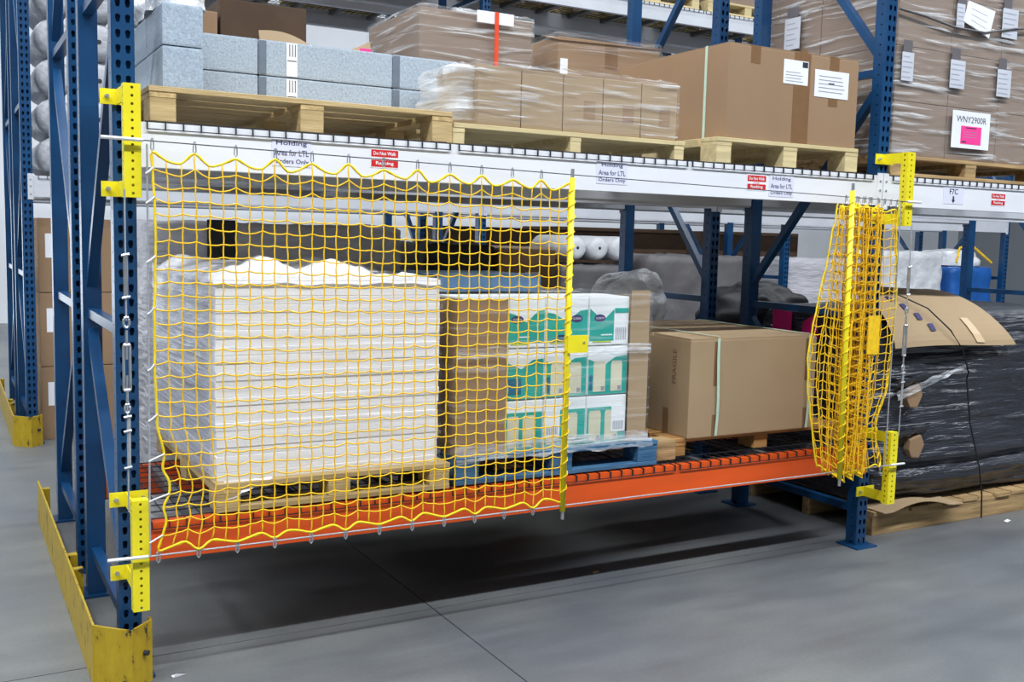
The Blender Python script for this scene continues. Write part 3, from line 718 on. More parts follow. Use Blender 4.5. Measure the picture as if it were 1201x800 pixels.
# big strapped carton
def big_carton():
    z0, z1 = zs1 + 0.120, 2.555; x0, x1, y0, y1 = 2.705, 3.565, 0.05, 0.95
    t = thing('strapped_carton', 'big brown strapped carton with two white papers on the cream pallet', 'carton', (3.13, 0.5, z0))
    b = carton(x0, x1, y0, y1, z0, z1 - 0.006, CARD, t)
    for ya, yb in ((y0 + 0.002, 0.497), (0.503, y1 - 0.002)): B(x0 + 0.002, x1 - 0.002, ya, yb, z1 - 0.0055, z1).build('top_flap', CARD, t)
    B(x0 - 0.003, x0 - 0.0003, 0.205, 0.222, z0 + 0.002, z1 + 0.002).build('strap', STRAP, t)
    B(x0, x1, 0.205, 0.222, z1 + 0.0002, z1 + 0.002).build('strap', STRAP, t)
    fn = FRONT((x0, y0, z0)); h = z1 - z0
    rect(fn, 0.415, 0.525, 0.0, h - 0.004, 0.0002, 0.0007).build('tape_and_shade', TAPESHADE, t)
    rect(fn, 0.135, 0.195, h - 0.085, h - 0.001, 0.0002, 0.0008).build('tape_and_shade', TAPESHADE, t)
    rect(fn, 0.655, 0.72, 0.20, h - 0.001, 0.0002, 0.0007).build('tape_and_shade', TAPESHADE, t)
    rect(fn, 0.455, 0.50, h - 0.06, h + 0.012, 0.0008, 0.0016).build('tape_and_shade', TAPESHADE, t)
    p = rect(fn, 0.345, 0.508, h - 0.160, h - 0.044, 0.001, 0.0022).build('paper_label', PAPER, t)
    ruled(p, fn, 0.35, 0.505, h - 0.155, h - 0.09, 4, d=0.0028, seed=3, h=0.22)
    rect(fn, 0.468, 0.504, h - 0.075, h - 0.048, 0.0023, 0.0028).build('print_block', INK, p)
    p = rect(fn, 0.555, 0.790, h - 0.205, h - 0.072, 0.001, 0.0022).build('paper_label', PAPER, t)
    ruled(p, fn, 0.57, 0.78, h - 0.19, h - 0.085, 5, d=0.0028, seed=5, h=0.22)
    rect(fn, 0.65, 0.69, h - 0.138, h - 0.132, 0.0023, 0.0028).build('print_block', INK, p)
big_carton()

# ------------------------------------------------------------------ big labelled wrapped load
def labelled_load():
    z0 = zs1 + 0.110; x0, x1, y0, y1 = 3.845, 5.12, 0.06, 1.15
    t = thing('wrapped_carton_stack', 'tall film wrapped carton stack with white tags and a pink sticker sign', 'wrapped cartons', (4.5, 0.6, z0))
    zt = [z0, z0 + 0.285, z0 + 0.57, z0 + 0.855, z0 + 1.14]
    for k in range(4):
        for i in range(3):
            xa = x0 + (x1 - x0) * i / 3; xb = x0 + (x1 - x0) * (i + 1) / 3
            for ya, yb in ((y0, 0.60), (0.605, y1)):
                c = carton(xa + 0.002, xb - 0.002, ya, yb, zt[k] + 0.001, zt[k + 1] - 0.001, CARDDULL, t, 'carton', 0.004)
    shell(x0 - 0.008, x1 + 0.008, y0 - 0.008, y1 + 0.008, z0 + 0.013, zt[4] + 0.005, amp=0.008, rr=0.02, ns=200, nzn=60, seed=31, sz=20).build('stretch_film', FILM, t, smooth=True)
    fn = FRONT((0, y0 - 0.021, 0)); SMOKE = mat('smoky_tape', (104, 100, 104), 0.35, var=0.05); TAGP = mat('dull_tag_paper', (196, 200, 210), 0.6, var=0.06); FAINT = mat('faint_print', (160, 164, 176), 0.6, var=0.05)
    def tg(u0, u1, v0, v1, sd, skew=0.0, n=5):
        p = MB().prism([(u0, v0), (u1, v0 + skew), (u1, v1 + skew), (u0, v1)], 0.0, 0.0015, fn).build('paper_tag', TAGP, t)
        ruled(p, fn, u0, u1, v0, v1, n, seed=sd, d=0.0021, h=0.2, m=FAINT); rect(fn, u0 + 0.006, u0 + 0.075, v1 - 0.004, v1 + 0.062, -0.0005, 0.0008).build('tape_and_shade', SMOKE, p)
        return p
    tg(3.865, 3.955, 2.485, 2.632, 1); tg(4.248, 4.368, 2.482, 2.632, 2); tg(4.645, 4.765, 2.470, 2.620, 3)
    tg(4.270, 4.335, 2.80, 2.93, 5); tg(4.655, 4.79, 2.795, 2.955, 6)
    p = MB().prism([(4.325, 2.842), (4.545, 2.775), (4.585, 2.925), (4.355, 2.955)], 0.002, 0.0035, fn).build('paper_tag', PAPER, t)
    for k in range(4): MB().prism([(4.385, 2.915 - 0.03 * k), (4.52, 2.890 - 0.035 * k), (4.52, 2.893 - 0.035 * k), (4.385, 2.918 - 0.03 * k)], 0.0036, 0.004, fn).build('print_line', FAINT, p)
    # sign with pink sticker
    p = rect(fn, 4.288, 4.604, 2.165, 2.366, 0.002, 0.004).build('sign_sheet', PAPER, t)
    text('WNY2900R', INK, p, fn, 4.446, 2.322, 0.034, 0.25, d=0.0046)
    q = rect(fn, 4.362, 4.534, 2.188, 2.286, 0.0042, 0.005).build('pink_sticker', PINK, p)
    rect(fn, 4.40, 4.49, 2.274, 2.279, 0.0051, 0.0055).build('print_line', INK, p); rect(fn, 4.37, 4.41, 2.196, 2.203, 0.0051, 0.0055).build('print_line', INK, p)
    for k in range(3): rect(fn, 4.385, 4.50, 2.225 + 0.014 * k, 2.2275 + 0.014 * k, 0.0051, 0.0055).build('print_line', GREYINK, p)
    # slack black band across the top tier
    MB().tube([(x0 - 0.02, y0 - 0.02, 2.845), (4.02, y0 - 0.024, 2.83), (4.25, y0 - 0.026, 2.80), (4.5, y0 - 0.026, 2.80), (4.75, y0 - 0.026, 2.85), (x1 + 0.01, y0 - 0.02, 2.90)], 0.0065, 6).build('twisted_band', DARKGREY, t)
    sd = SIDE((x0 - 0.03, 0, 0))
    p = rect(sd, -0.86, -0.735, 2.745, 2.925, 0.0, 0.0015).build('paper_tag', TAGP, t); ruled(p, sd, -0.85, -0.745, 2.75, 2.92, 5, seed=8, d=0.0021, h=0.2, m=FAINT)
    rect(sd, -0.845, -0.755, 2.93, 2.985, 0.0, 0.001).build('tape_and_shade', SMOKE, t)
labelled_load()

# ------------------------------------------------------------------ upper shelf, back rack (cartons behind the front loads)
zr = ZB1 + DK
for xa, xb, s in ((0.50, 1.45, 'the open flapped carton'), (1.60, 2.45, 'the big film wrapped carton'), (2.50, 3.40, 'the dented film wrapped carton')):
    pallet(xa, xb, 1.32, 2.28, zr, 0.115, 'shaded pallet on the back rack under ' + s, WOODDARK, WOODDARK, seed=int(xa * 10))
zc = zr + 0.115
tall = thing('wrapped_carton', 'big film wrapped carton with orange strap and white edge board', 'carton', (2.04, 1.8, zc))
carton(1.695, 2.385, 1.36, 2.10, zc, 2.825, CARDDULL, tall, bev=0.006)
shell(1.685, 2.395, 1.35, 2.11, zc + 0.012, 2.832, amp=0.008, rr=0.02, seed=41, nzn=40, sz=22).build('stretch_film', FILM, tall, smooth=True)
B(2.02, 2.245, 1.320, 1.328, 2.775, 2.838).build('edge_board', PAPER, tall)
B(2.125, 2.148, 1.312, 1.318, zc, 2.838).build('strap', REDSTRAP, tall)
MB().prism([(1.335, 2.838), (2.10, 2.838), (2.10, 2.842), (1.335, 2.842)], 2.125, 2.148, lambda a, b, c: (c, a, b)).build('strap', REDSTRAP, tall)
oc = thing('wrapped_carton', 'dented tan carton in loose film between the big wrapped carton and strapped carton', 'carton', (2.95, 1.8, zc))
carton(2.575, 3.30, 1.38, 2.05, zc, 2.775, CARD, oc)
MB().hexa([(2.56, 1.37, 2.75), (3.315, 1.37, 2.77), (3.315, 1.52, 2.80), (2.56, 1.52, 2.79), (2.56, 1.37, 2.756), (3.315, 1.37, 2.776), (3.315, 1.52, 2.806), (2.56, 1.52, 2.796)]).build('top_flap', CARD, oc)
rect(FRONT((2.57, 1.38, 2.45)), 0.02, 0.07, 0.03, 0.20, 0.0002, 0.0015).build('paper_label', PAPER, oc)
rect(FRONT((2.57, 1.38, 2.45)), 0.33, 0.42, 0.17, 0.32, 0.0002, 0.001).build('tape_and_shade', TAPESHADE, oc)
shell(2.565, 3.31, 1.37, 2.06, zc + 0.012, 2.79, amp=0.010, rr=0.02, seed=51, nzn=26).build('stretch_film', FILMLIGHT, oc, smooth=True)
fc = thing('open_carton', 'open tan carton with upturned flaps behind the long foam blocks', 'carton', (1.0, 1.8, zc))
carton(0.60, 1.45, 1.42, 1.84, zc, 2.50, CARD, fc)
def flap(xa, xb, z0, h0, h1, y, nm, ph):
    MB().grid(14, 4, lambda u, v: Vector((xa + (xb - xa) * u, y + 0.05 * v, z0 + v * (h0 + (h1 - h0) * u + 0.03 * math.sin(math.pi * u + ph)))), (0, 0.006, 0)).build(nm, CARDLIGHT, fc)
flap(0.86, 1.155, 2.49, 0.125, 0.065, 1.40, 'front_flap', 0.0); flap(1.165, 1.45, 2.49, 0.07, 0.135, 1.40, 'front_flap', math.pi)
B(1.375, 1.435, 1.392, 1.396, 2.545, 2.575).build('pink_label', PINK, fc)
db = thing('shade_painted_carton', 'carton with its shade painted dark brown, standing behind the open flapped carton', 'carton', (1.0, 2.05, zc))
carton(0.77, 1.24, 1.87, 2.25, zc, 2.84, CARDSHADED, db)
lc = thing('small_carton', 'small tan carton beside the dark brown shaded carton', 'carton', (0.66, 2.05, zc))
carton(0.575, 0.755, 1.87, 2.2, zc, 2.765, CARD, lc); B(0.585, 0.615, 1.866, 1.8695, 2.67, 2.72).build('small_label', PAPER, lc)

# ------------------------------------------------------------------ lower shelf: white sheet stack
def white_stack():
    z0 = zs0 + 0.108; x0, x1, y0, y1 = 0.318, 1.222, 0.045, 1.22
    t = thing('sheet_stack', 'tall stack of white sheets in clear film on the wooden pallet', 'sheet stack', (0.77, 0.63, z0))
    n = 24; hh = (1.435 - z0) / n; rnd = random.Random(4)
    for k in range(n):
        a, b = rnd.uniform(-0.003, 0.003), rnd.uniform(-0.003, 0.003); tp = 0.006 * math.sin(k / n * 3)
        B(x0 + a - tp, x1 + a + tp * 0.4, y0 + b, y1 + b, z0 + k * hh, z0 + (k + 1) * hh - 0.0006).build('sheet_layer', SHEETS, t, bevel=0.0015, seg=1)
    zt = 1.435
    # crumpled plastic over the top
    def top(u, v):
        x = x0 - 0.01 + (x1 - x0 + 0.02) * u; y = y0 - 0.012 + (y1 - y0 + 0.02) * v
        e = min(u, 1 - u, v, 1 - v); e2 = min(1, e * 9)
        z = zt + 0.004 + 0.058 * e2 * (0.72 - 0.6 * u) + (0.022 * nz(u * 7, v * 7, 1) + 0.012 * nz(u * 22, v * 22, 6)) * e2
        z += 0.065 * max(0, nz(u * 5.2 + 1.7, v * 3 + 0.2, 4.5)) * min(1, e * 12) * (1 if u < 0.75 else 0.3)
        if e < 0.001: z = zt - 0.018 - 0.012 * nz(u * 9, v * 9, 2)
        elif e < 0.03: z = min(z, zt + 0.004)
        return Vector((x, y, z))
    MB().grid(60, 60, top).build('crumpled_cover', SHEETCRUMPLE, t, smooth=True)
    shell(x0 - 0.014, x1 + 0.012, y0 - 0.012, y1 + 0.012, z0 + 0.001, zt + 0.006, amp=0.007, rr=0.016, ns=200, nzn=60, seed=61, sz=18, top=0.0).build('stretch_film', FILMLIGHT, t, smooth=True)
    MB().grid(30, 40, lambda u, v: Vector((x0 - 0.022 - 0.012 * abs(nz(u * 6, v * 12, 3)), y0 + 0.02 + (y1 - y0 - 0.03) * u, z0 + 0.001 + (zt - z0 + 0.02) * v))).build('side_film', FILMSTREAK, t, smooth=True)
    # torn film tail hanging over the pallet edge
    MB().grid(12, 4, lambda u, v: Vector((x0 + 0.02 + 0.18 * u, y0 - 0.022 - 0.02 * v, z0 + 0.006 - v * (0.075 * (1 - u)) - 0.008 * nz(u * 7, v * 4, 1)))).build('film_tail', SHEETCRUMPLE, t, smooth=True)
white_stack()

# ------------------------------------------------------------------ lower shelf: teal and white cases
def case_stack():
    z0 = zs0 + 0.116; t = thing('case_stack', 'film wrapped stack of teal and white printed cases on the blue pallet', 'wrapped cases', (1.8, 0.55, z0))
    H = (1.362 - z0) / 3; cols = ((1.335, 1.548), (1.552, 1.742), (1.746, 1.968), (1.972, 2.190))
    fy = 0.062
    for r in range(3):
        za, zb = z0 + r * H + 0.002, z0 + (r + 1) * H - 0.004
        for ci, (xa, xb) in enumerate(cols):
            for ya, yb in ((fy, 0.54), (0.545, 1.03)):
                c = B(xa, xb, ya, yb, za, zb).build('case', CASEWHITE, t, bevel=0.006)
                if ya != fy or ci == 0: continue
                fn = FRONT((xa, ya, za)); w, h = xb - xa, zb - za
                if r == 2: poly = [(0.004, 0.02), (w - 0.004, 0.02), (w - 0.004, 0.74 * h), (0.8 * w, 0.72 * h), (0.5 * w, 0.50 * h), (0.2 * w, 0.66 * h), (0.004, 0.70 * h)]
                elif r == 1: poly = [(0.004, 0.0), (w - 0.004, 0.0), (w - 0.004, 0.80 * h), (0.7 * w, 0.78 * h), (0.4 * w, 0.60 * h), (0.004, 0.74 * h)]
                else: poly = [(0.004, 0.0), (w - 0.004, 0.0), (w - 0.004, 0.76 * h), (0.004, 0.76 * h)]
                if r == 2 and ci == 3: poly = [(0.004, 0.02), (0.62 * w, 0.02), (0.62 * w, 0.74 * h), (0.34 * w, 0.50 * h), (0.004, 0.76 * h)]
                MB().prism(poly, 0.0, 0.0012, fn).build('teal_print', TEAL, c)
                if r == 2:
                    ou, ov = (0.26 if ci != 2 else 0.72) * w, 0.56 * h
                    if ci < 3 or True:
                        MB().prism([(ou + 0.030 * math.cos(a), ov + 0.017 * math.sin(a)) for a in [k * math.pi / 8 for k in range(16)]], 0.0012, 0.0022, fn).build('logo_oval', NAVY, c)
                        text('CLOROX', CASEWHITE, c, fn, ou, ov, 0.010, 0.044, d=0.0027)
                    rect(fn, 0.30 * w, 0.58 * w, 0.20 * h, 0.225 * h, 0.0012, 0.002).build('white_print', CASEWHITE, c)
                    rect(fn, 0.10 * w, 0.56 * w, 0.06 * h, 0.085 * h, 0.0012, 0.002).build('lime_print', YGREEN, c)
                    if ci == 2: MB().prism([(0.10 * w, 0.02), (0.55 * w, 0.02), (0.55 * w, 0.24 * h), (0.3 * w, 0.24 * h)], 0.0012, 0.002, fn).build('deep_print', DEEPTEAL, c)
                    if ci == 3: 
                        rect(fn, 0.64 * w, w - 0.004, 0.66 * h, 0.76 * h, 0.0, 0.0012).build('teal_print', TEAL, c)
                        for q in range(7): rect(fn, (0.67 + 0.04 * q) * w, (0.685 + 0.04 * q) * w, 0.10 * h, 0.36 * h, 0.0, 0.001).build('bar_print', GREYINK, c)
                else:
                    ks = ((0.14, 0.44), (0.58, 0.86)) if r == 1 else ((0.06, 0.36), (0.46, 0.80))
                    if r == 1 and ci == 1: ks = ()
                    for a, b in ks:
                        MB().prism([(a * w, 0.06 * h), (b * w, 0.06 * h), (b * w, 0.64 * h), ((b - 0.03) * w, 0.69 * h), ((a + 0.03) * w, 0.69 * h), (a * w, 0.64 * h)], 0.0012, 0.002, fn).build('canister_print', CREAM, c)
                        rect(fn, (b - 0.10) * w, (b - 0.02) * w, 0.08 * h, 0.17 * h, 0.002, 0.0026).build('badge_print', GREYINK, c)
                    if r == 1: rect(fn, 0.05 * w, 0.40 * w if not ks else 0.12 * w, 0.1 * h, 0.42 * h, 0.0012, 0.0019).build('deep_print', DEEPTEAL, c)
                    if r == 0 and ci in (2, 3):
                        lo = 0.02 if ci == 2 else 0.62
                        q = rect(fn, lo * w, (lo + 0.36) * w, 0.22 * h, 0.76 * h, 0.002, 0.003).build('barcode_label', CASEWHITE, c)
                        for k in range(8): rect(fn, (lo + 0.05 + 0.034 * k) * w, (lo + 0.065 + 0.034 * k) * w, 0.27 * h, 0.45 * h, 0.003, 0.0036).build('bar_print', GREYINK, c)
                rect(fn, 0.12 * w, 0.6 * w, 0.88 * h, 0.90 * h, 0.0, 0.0008).build('fold_line', GREYINK, c) if False else None
    B(1.310, 1.548, 0.050, 0.056, z0, 1.352).build('corner_board', CARD, t); B(1.310, 1.316, 0.056, 0.30, z0, 1.352).build('corner_board', CARD, t)
    B(2.193, 2.298, 0.050, 0.056, z0 + 0.004, 1.385).build('corner_board', CARDLIGHT, t); B(2.292, 2.298, 0.056, 0.30, z0 + 0.004, 1.355).build('corner_board', CARDLIGHT, t)
    for (a, b) in ((1.335, 1.60), (1.605, 1.87)):
        B(a, b, 0.32, 0.80, 1.366, 1.445).build('loose_pack', BLUEPACK, t, bevel=0.012)
    shell(1.300, 2.306, 0.042, 1.04, z0 + 0.012, 1.372, amp=0.008, rr=0.012, ns=200, nzn=50, seed=71, sz=16, top=0.05).build('stretch_film', FILMLIGHT, t, smooth=True)
    for za, zb2, sd in ((1.10, 1.145, 1), (0.69, 0.735, 2)):
        MB().grid(90, 6, lambda u, v: Vector((1.30 + 1.0 * u, 0.034 - 0.010 * abs(nz(u * 30, v * 4, sd)), za + (zb2 - za) * v + 0.012 * nz(u * 12, sd, 0.3)))).build('gathered_film', FILMHEAVY, t, smooth=True)
    # film skirt sagging over the pallet
    MB().grid(60, 6, lambda u, v: Vector((1.30 + 1.02 * u, 0.030 - 0.015 * v - 0.012 * abs(nz(u * 20, v * 3, 6)), z0 + 0.012 - v * (0.035 + 0.028 * nz(u * 9, 2.2, 1))))).build('film_skirt', FILMHEAVY, t, smooth=True)
case_stack()

# ------------------------------------------------------------------ lower shelf: strapped carton
def low_carton():
    z0 = zs0 + 0.088; z1 = 1.150; x0, x1, y0, y1 = 2.590, 3.425, 0.10, 1.0
    t = thing('strapped_carton', 'brown carton with green strap on the orange beam beside the cases', 'carton', (3.0, 0.55, z0))
    carton(x0, x1, y0, y1, z0, z1 - 0.012, CARDLIGHT, t)
    for ya, yb, dz in ((y0 + 0.004, 0.40, 0.0), (0.41, y1 - 0.002, 0.004)):
        MB().hexa([(x0 + 0.003, ya, z1 - 0.0115), (x1 - 0.003, ya, z1 - 0.0115), (x1 - 0.003, yb, z1 - 0.0115 + dz), (x0 + 0.003, yb, z1 - 0.0115 + dz), (x0 + 0.003, ya, z1 - 0.004), (x1 - 0.003, ya, z1 - 0.004), (x1 - 0.003, yb, z1 + dz), (x0 + 0.003, yb, z1 + dz)]).build('top_flap', CARDLIGHT, t)
    fn = FRONT((x0, y0, z0)); h = z1 - z0
    for u, dark in ((0.165, 1), (0.775, 1)):
        rect(fn, u - 0.016, u + 0.020, 0.0, 0.11, 0.0003, 0.0009).build('tape_and_shade', TAPESHADE, t); rect(fn, u - 0.016, u + 0.020, h - 0.24, h - 0.02, 0.0003, 0.0009).build('tape_and_shade', TAPESHADE, t)  # brown strips here paint the strap's shadow on the carton front
        s = MB().grid(1, 12, lambda a, b: Vector((x0 + u + 0.016 * a + 0.004 * math.sin(b * 6), y0 - 0.004 - 0.006 * math.sin(math.pi * b), z0 + 0.004 + (h - 0.008) * b)), (0, -0.0015, 0)).build('strap', STRAP, t)
        B(x0 + u, x0 + u + 0.016, y0, y1, z1 + 0.0045, z1 + 0.006).build('strap', STRAP, t)
    sd = SIDE((x0, 0, z0))
    text('FRAGILE', CARDEDGE, t, lambda u, v, d: sd(-0.52 - v, u, d), h - 0.15, -0.30, 0.030, 0.17, d=0.001, name='side_lettering')
    rect(sd, -0.30, -0.255, 0.0, 0.13, 0.0003, 0.0009).build('tape_and_shade', TAPESHADE, t)
low_carton()
B(2.385, 2.50, 0.07, 0.18, zs0, zs0 + 0.098).build('wood_block', WOODDARK, bevel=0.008)
tag(bpy.data.objects['wood_block'], 'loose weathered wood block between the blue pallet and the carton pallet', 'wood block')

# ------------------------------------------------------------------ paper notices on the beam
def notice(u0, u1, v0, v1, lines, label, m_text=INK, arrow=False):
    t = thing('paper_notice', label, 'notice', ((u0 + u1) / 2, -0.001, v0)); fn = FRONT((0, 0, 0))
    rect(fn, u0, u1, v0, v1, 0.0004, 0.0016).build('sheet', mat('notice_paper', (222, 224, 240), 0.6, var=0.02), t)
    n = len(lines); hh = (v1 - v0) / (n + (1 if arrow else 0))
    for k, s in enumerate(lines): text(s, m_text, t, fn, (u0 + u1) / 2, v1 - (k + 0.5) * hh, hh * 0.66, min((u1 - u0) * 0.88, hh * 0.5 * len(s)), d=0.0022, bold=0.012)
    if arrow:
        c = (u0 + u1) / 2; MB().prism([(c - 0.006, v0 + hh * 0.95), (c - 0.006, v0 + hh * 0.5), (c - 0.014, v0 + hh * 0.5), (c, v0 + hh * 0.1), (c + 0.014, v0 + hh * 0.5), (c + 0.006, v0 + hh * 0.5), (c + 0.006, v0 + hh * 0.95)], 0.0017, 0.0022, fn).build('arrow', INK, t)
VIOLET = mat('violet_ink', (70, 70, 110), 0.6, var=0.05)
notice(0.512, 0.660, 1.855, 1.955, ('Holding', 'Area for LTL', 'Orders Only'), 'white holding area notice above the white sheet stack', VIOLET)
notice(1.944, 2.107, 1.857, 1.954, ('Holding', 'Area for LTL', 'Orders Only'), 'white holding area notice on the beam right of the net pole, above the teal cases', VIOLET)
notice(2.946, 3.106, 1.842, 1.944, ('Holding', 'Area for LTL', 'Orders Only'), 'white holding area notice beside a red sign above the strapped low carton', VIOLET)
notice(4.208, 4.372, 1.854, 1.944, ('F7C',), 'white F7C notice with a down arrow above the black bales', INK, True)
def red_sign(u0, u1, v0, v1, label):
    t = thing('red_sign', label, 'sign', ((u0 + u1) / 2, -0.001, v0)); fn = FRONT((0, 0, 0))
    rect(fn, u0 - 0.004, u1 + 0.004, v0 - 0.003, v1 + 0.003, 0.0004, 0.0012).build('sheet', PAPER, t)
    h = v1 - v0; n = 12; st = (u1 - u0) / n
    for a, b in ((0.0, 0.42), (0.56, 1.0)):
        poly = [(u0 + i * st / 2, v0 + a * h + (0.0022 if i % 2 else 0)) for i in range(2 * n + 1)] + [(u1 - i * st / 2, v0 + b * h - (0.0022 if i % 2 else 0)) for i in range(2 * n + 1)]
        MB().prism(poly, 0.0012, 0.0017, fn).build('red_panel', RED, t)
    c = (u0 + u1) / 2
    text('Do Not Walk', PAPER, t, fn, c, v0 + 0.78 * h, h * 0.20, (u1 - u0) * 0.84, d=0.0023, bold=0.02)
    text('Under', RED, t, fn, c, v0 + 0.49 * h, h * 0.09, (u1 - u0) * 0.34, d=0.0023)
    text('Racking', PAPER, t, fn, c, v0 + 0.21 * h, h * 0.24, (u1 - u0) * 0.66, d=0.0023, bold=0.02)
red_sign(0.900, 1.012, 1.872, 1.940, 'red and white warning sign on the beam above the spread net')
red_sign(2.808, 2.924, 1.868, 1.938, 'red and white warning sign beside a holding notice, above the strapped low carton')
red_sign(4.613, 4.733, 1.860, 1.926, 'red and white warning sign beside the F7C notice')

# ------------------------------------------------------------------ floor bay: black bales
sk = thing('pallet', 'long rough wooden pallet on the floor under the black bales', 'pallet', (4.85, 0.62, 0))
for ya in (0.115, 0.60, 1.09): B(3.945, 5.75, ya, ya + 0.05, 0.0, 0.112).build('stringer', WOODDARK, sk, bevel=0.004)
rb = random.Random(9)
for i in range(12):
    xa = 3.945 + i * 0.152; B(xa, xa + 0.132, 0.10 + rb.uniform(0, 0.02), 1.15, 0.112, 0.134).build('deck_board', WOODDARK, sk, bevel=0.002)
def bales():
    z0 = 0.134; t = thing('wrapped_bale', 'long bale in creased black film with magenta end labels on the floor pallet', 'wrapped bale', (4.85, 0.63, z0))
    x0, x1, y0, y1, z1 = 3.965, 5.72, 0.165, 1.12, 1.255
    n, m = 130, 220; Y, Z = (y0 + y1) / 2, (z0 + z1) / 2
    def srf(u, v):
        a = 2 * math.pi * v; e = 0.26
        cy, cz = math.cos(a), math.sin(a)
        y = Y + (y1 - y0) / 2 * math.copysign(abs(cy) ** e, cy); z = Z + (z1 - z0) / 2 * math.copysign(abs(cz) ** e, cz)
        x = x0 + (x1 - x0) * u
        tl = z + 0.10 * (x - 4.6) * nz(z * 1.7, 0.3, 5.0)          # creases run lengthwise, a little tilted
        d = 0.050 * nz(x * 0.9, y * 2, tl * 4.5) + 0.030 * (1 - 2 * abs(nz(x * 1.1 + 3, y * 2, tl * 11))) + 0.014 * (1 - 2 * abs(nz(x * 1.6, y * 3, tl * 27)))
        seam = min(abs(tl - q) for q in (0.36, 0.62, 0.88, 1.12)); d -= 0.045 * math.exp(-(seam / 0.022) ** 2)
        d *= 1.0 - 0.65 * min(1, max(0, (z - 0.92) / 0.15))
        k = min(1, u * 16, (1 - u) * 16) ** 0.5; q = 0.95 + 0.05 * k
        return Vector((x, Y + (y - Y) * q + d * (-1 if cy < 0 else 1) * abs(cy) ** 0.3 * k, max(z0, Z + (z - Z) * q + d * 0.5 * k * max(0, cz))))
    mb = MB().grid(n, m, srf)
    for u in (0, 1): mb.add([srf(u, v / m) for v in range(m)], [tuple(range(m))])
    mb.build('black_film', BLACKFILM, t, smooth=True)
    for (cx, cz) in ((4.195, 0.775), (4.235, 0.485)):   # cardboard core ends poking out through the film
        pr = [(cx - 0.06, cz + 0.050), (cx + 0.030, cz + 0.072), (cx + 0.062, cz + 0.012), (cx + 0.022, cz - 0.062), (cx - 0.04, cz - 0.055), (cx - 0.065, cz - 0.01)]
        MB().prism(pr, 0.085, 0.30, lambda a, b, c: (a, c, b)).build('cardboard_core', CARD, t, bevel=0.008)
        MB().grid(10, 6, lambda u, v: Vector((cx - 0.16 + 0.25 * u, 0.075 + 0.05 * v * v, cz + 0.10 - 0.075 * v + 0.04 * u - 0.02 * nz(u * 5, v * 3, cz)))).build('film_lip', BLACKFILM, t, smooth=True)
    for q in ([(-0.985, 1.085), (-0.825, 1.075), (-0.825, 1.205), (-0.985, 1.21)], [(-0.745, 1.02), (-0.60, 1.06), (-0.625, 1.215), (-0.73, 1.15)]):
        MB().prism(q, 0.0, 0.004, SIDE((3.956, 0, 0))).build('magenta_label', MAGENTA, t)
    MB().grid(24, 4, lambda u, v: Vector((4.03 + 0.57 * u, 0.070 + 0.012 * nz(u * 9, v * 2, 2), 0.765 + 0.165 * u + (0.055 - 0.03 * u) * v + 0.012 * nz(u * 7, v, 1)))).build('loose_film', FILMHEAVY, t, smooth=True)
bales()
tag(MB().tube([(4.13, 0.46, 1.372), (4.22, 0.28, 1.345), (4.33, 0.15, 1.27), (4.44, 0.075, 1.15), (4.53, 0.055, 1.04), (4.61, 0.065, 0.90), (4.625, 0.085, 0.86), (4.68, 0.085, 0.6), (4.79, 0.080, 0.32), (4.84, 0.088, 0.15), (4.86, 0.094, 0.006)], 0.0045, 6).build('tie_cord', CORD), 'thin black cord running down the front of the black bale', 'cord')
cs = thing('cardboard_sheet', 'bent tan cardboard sheet lying over the top of the black bale', 'cardboard', (4.4, 0.3, 1.05))
def bent(u, v):
    # v 0 at the hanging edge, 1 at the back on top
    xa, xb = 3.99 + 0.05 * v, 5.035 - 0.30 * v
    th = v * 1.25
    y = 0.070 + 0.42 * (v ** 1.35); z = 1.058 + 0.305 * math.sin(min(1, v) * math.pi / 2)
    return Vector((xa + (xb - xa) * u, y, z + 0.008 * math.sin(u * 5)))
MB().grid(20, 16, bent, (0, 0.004, 0.006)).build('sheet', CARDLIGHT, cs, smooth=False)
for k in range(4):
    u = 0.150 + 0.056 * k; v = 0.56 - 0.135 * k
    MB().grid(2, 2, lambda a, b: bent(u + 0.044 * a, v + 0.085 * b) + Vector((0, -0.003, 0.0085))).build('blue_print', mat('navy_stencil', (44, 44, 96), 0.6, var=0.05), cs)
MB().grid(2, 3, lambda a, b: bent(0.66 + 0.07 * a, 0.02 + 0.30 * b) + Vector((0, -0.003, 0.0085))).build('pale_tape', mat('pale_tape', (206, 180, 144), 0.4, var=0.05), cs)
sc = MB().grid(16, 6, lambda u, v: Vector((3.97 + 0.62 * u, 0.055 + 0.40 * v - 0.03 * u, 0.1375 + 0.042 * max(0, math.sin(u * 4.2 - 0.4)) * (1 - v) + 0.004 * v)), (0, 0, 0.004)).build('cardboard_scrap', CARDLIGHT)
tag(sc, 'curled tan cardboard scrap pinched between the black bale and its pallet', 'cardboard')

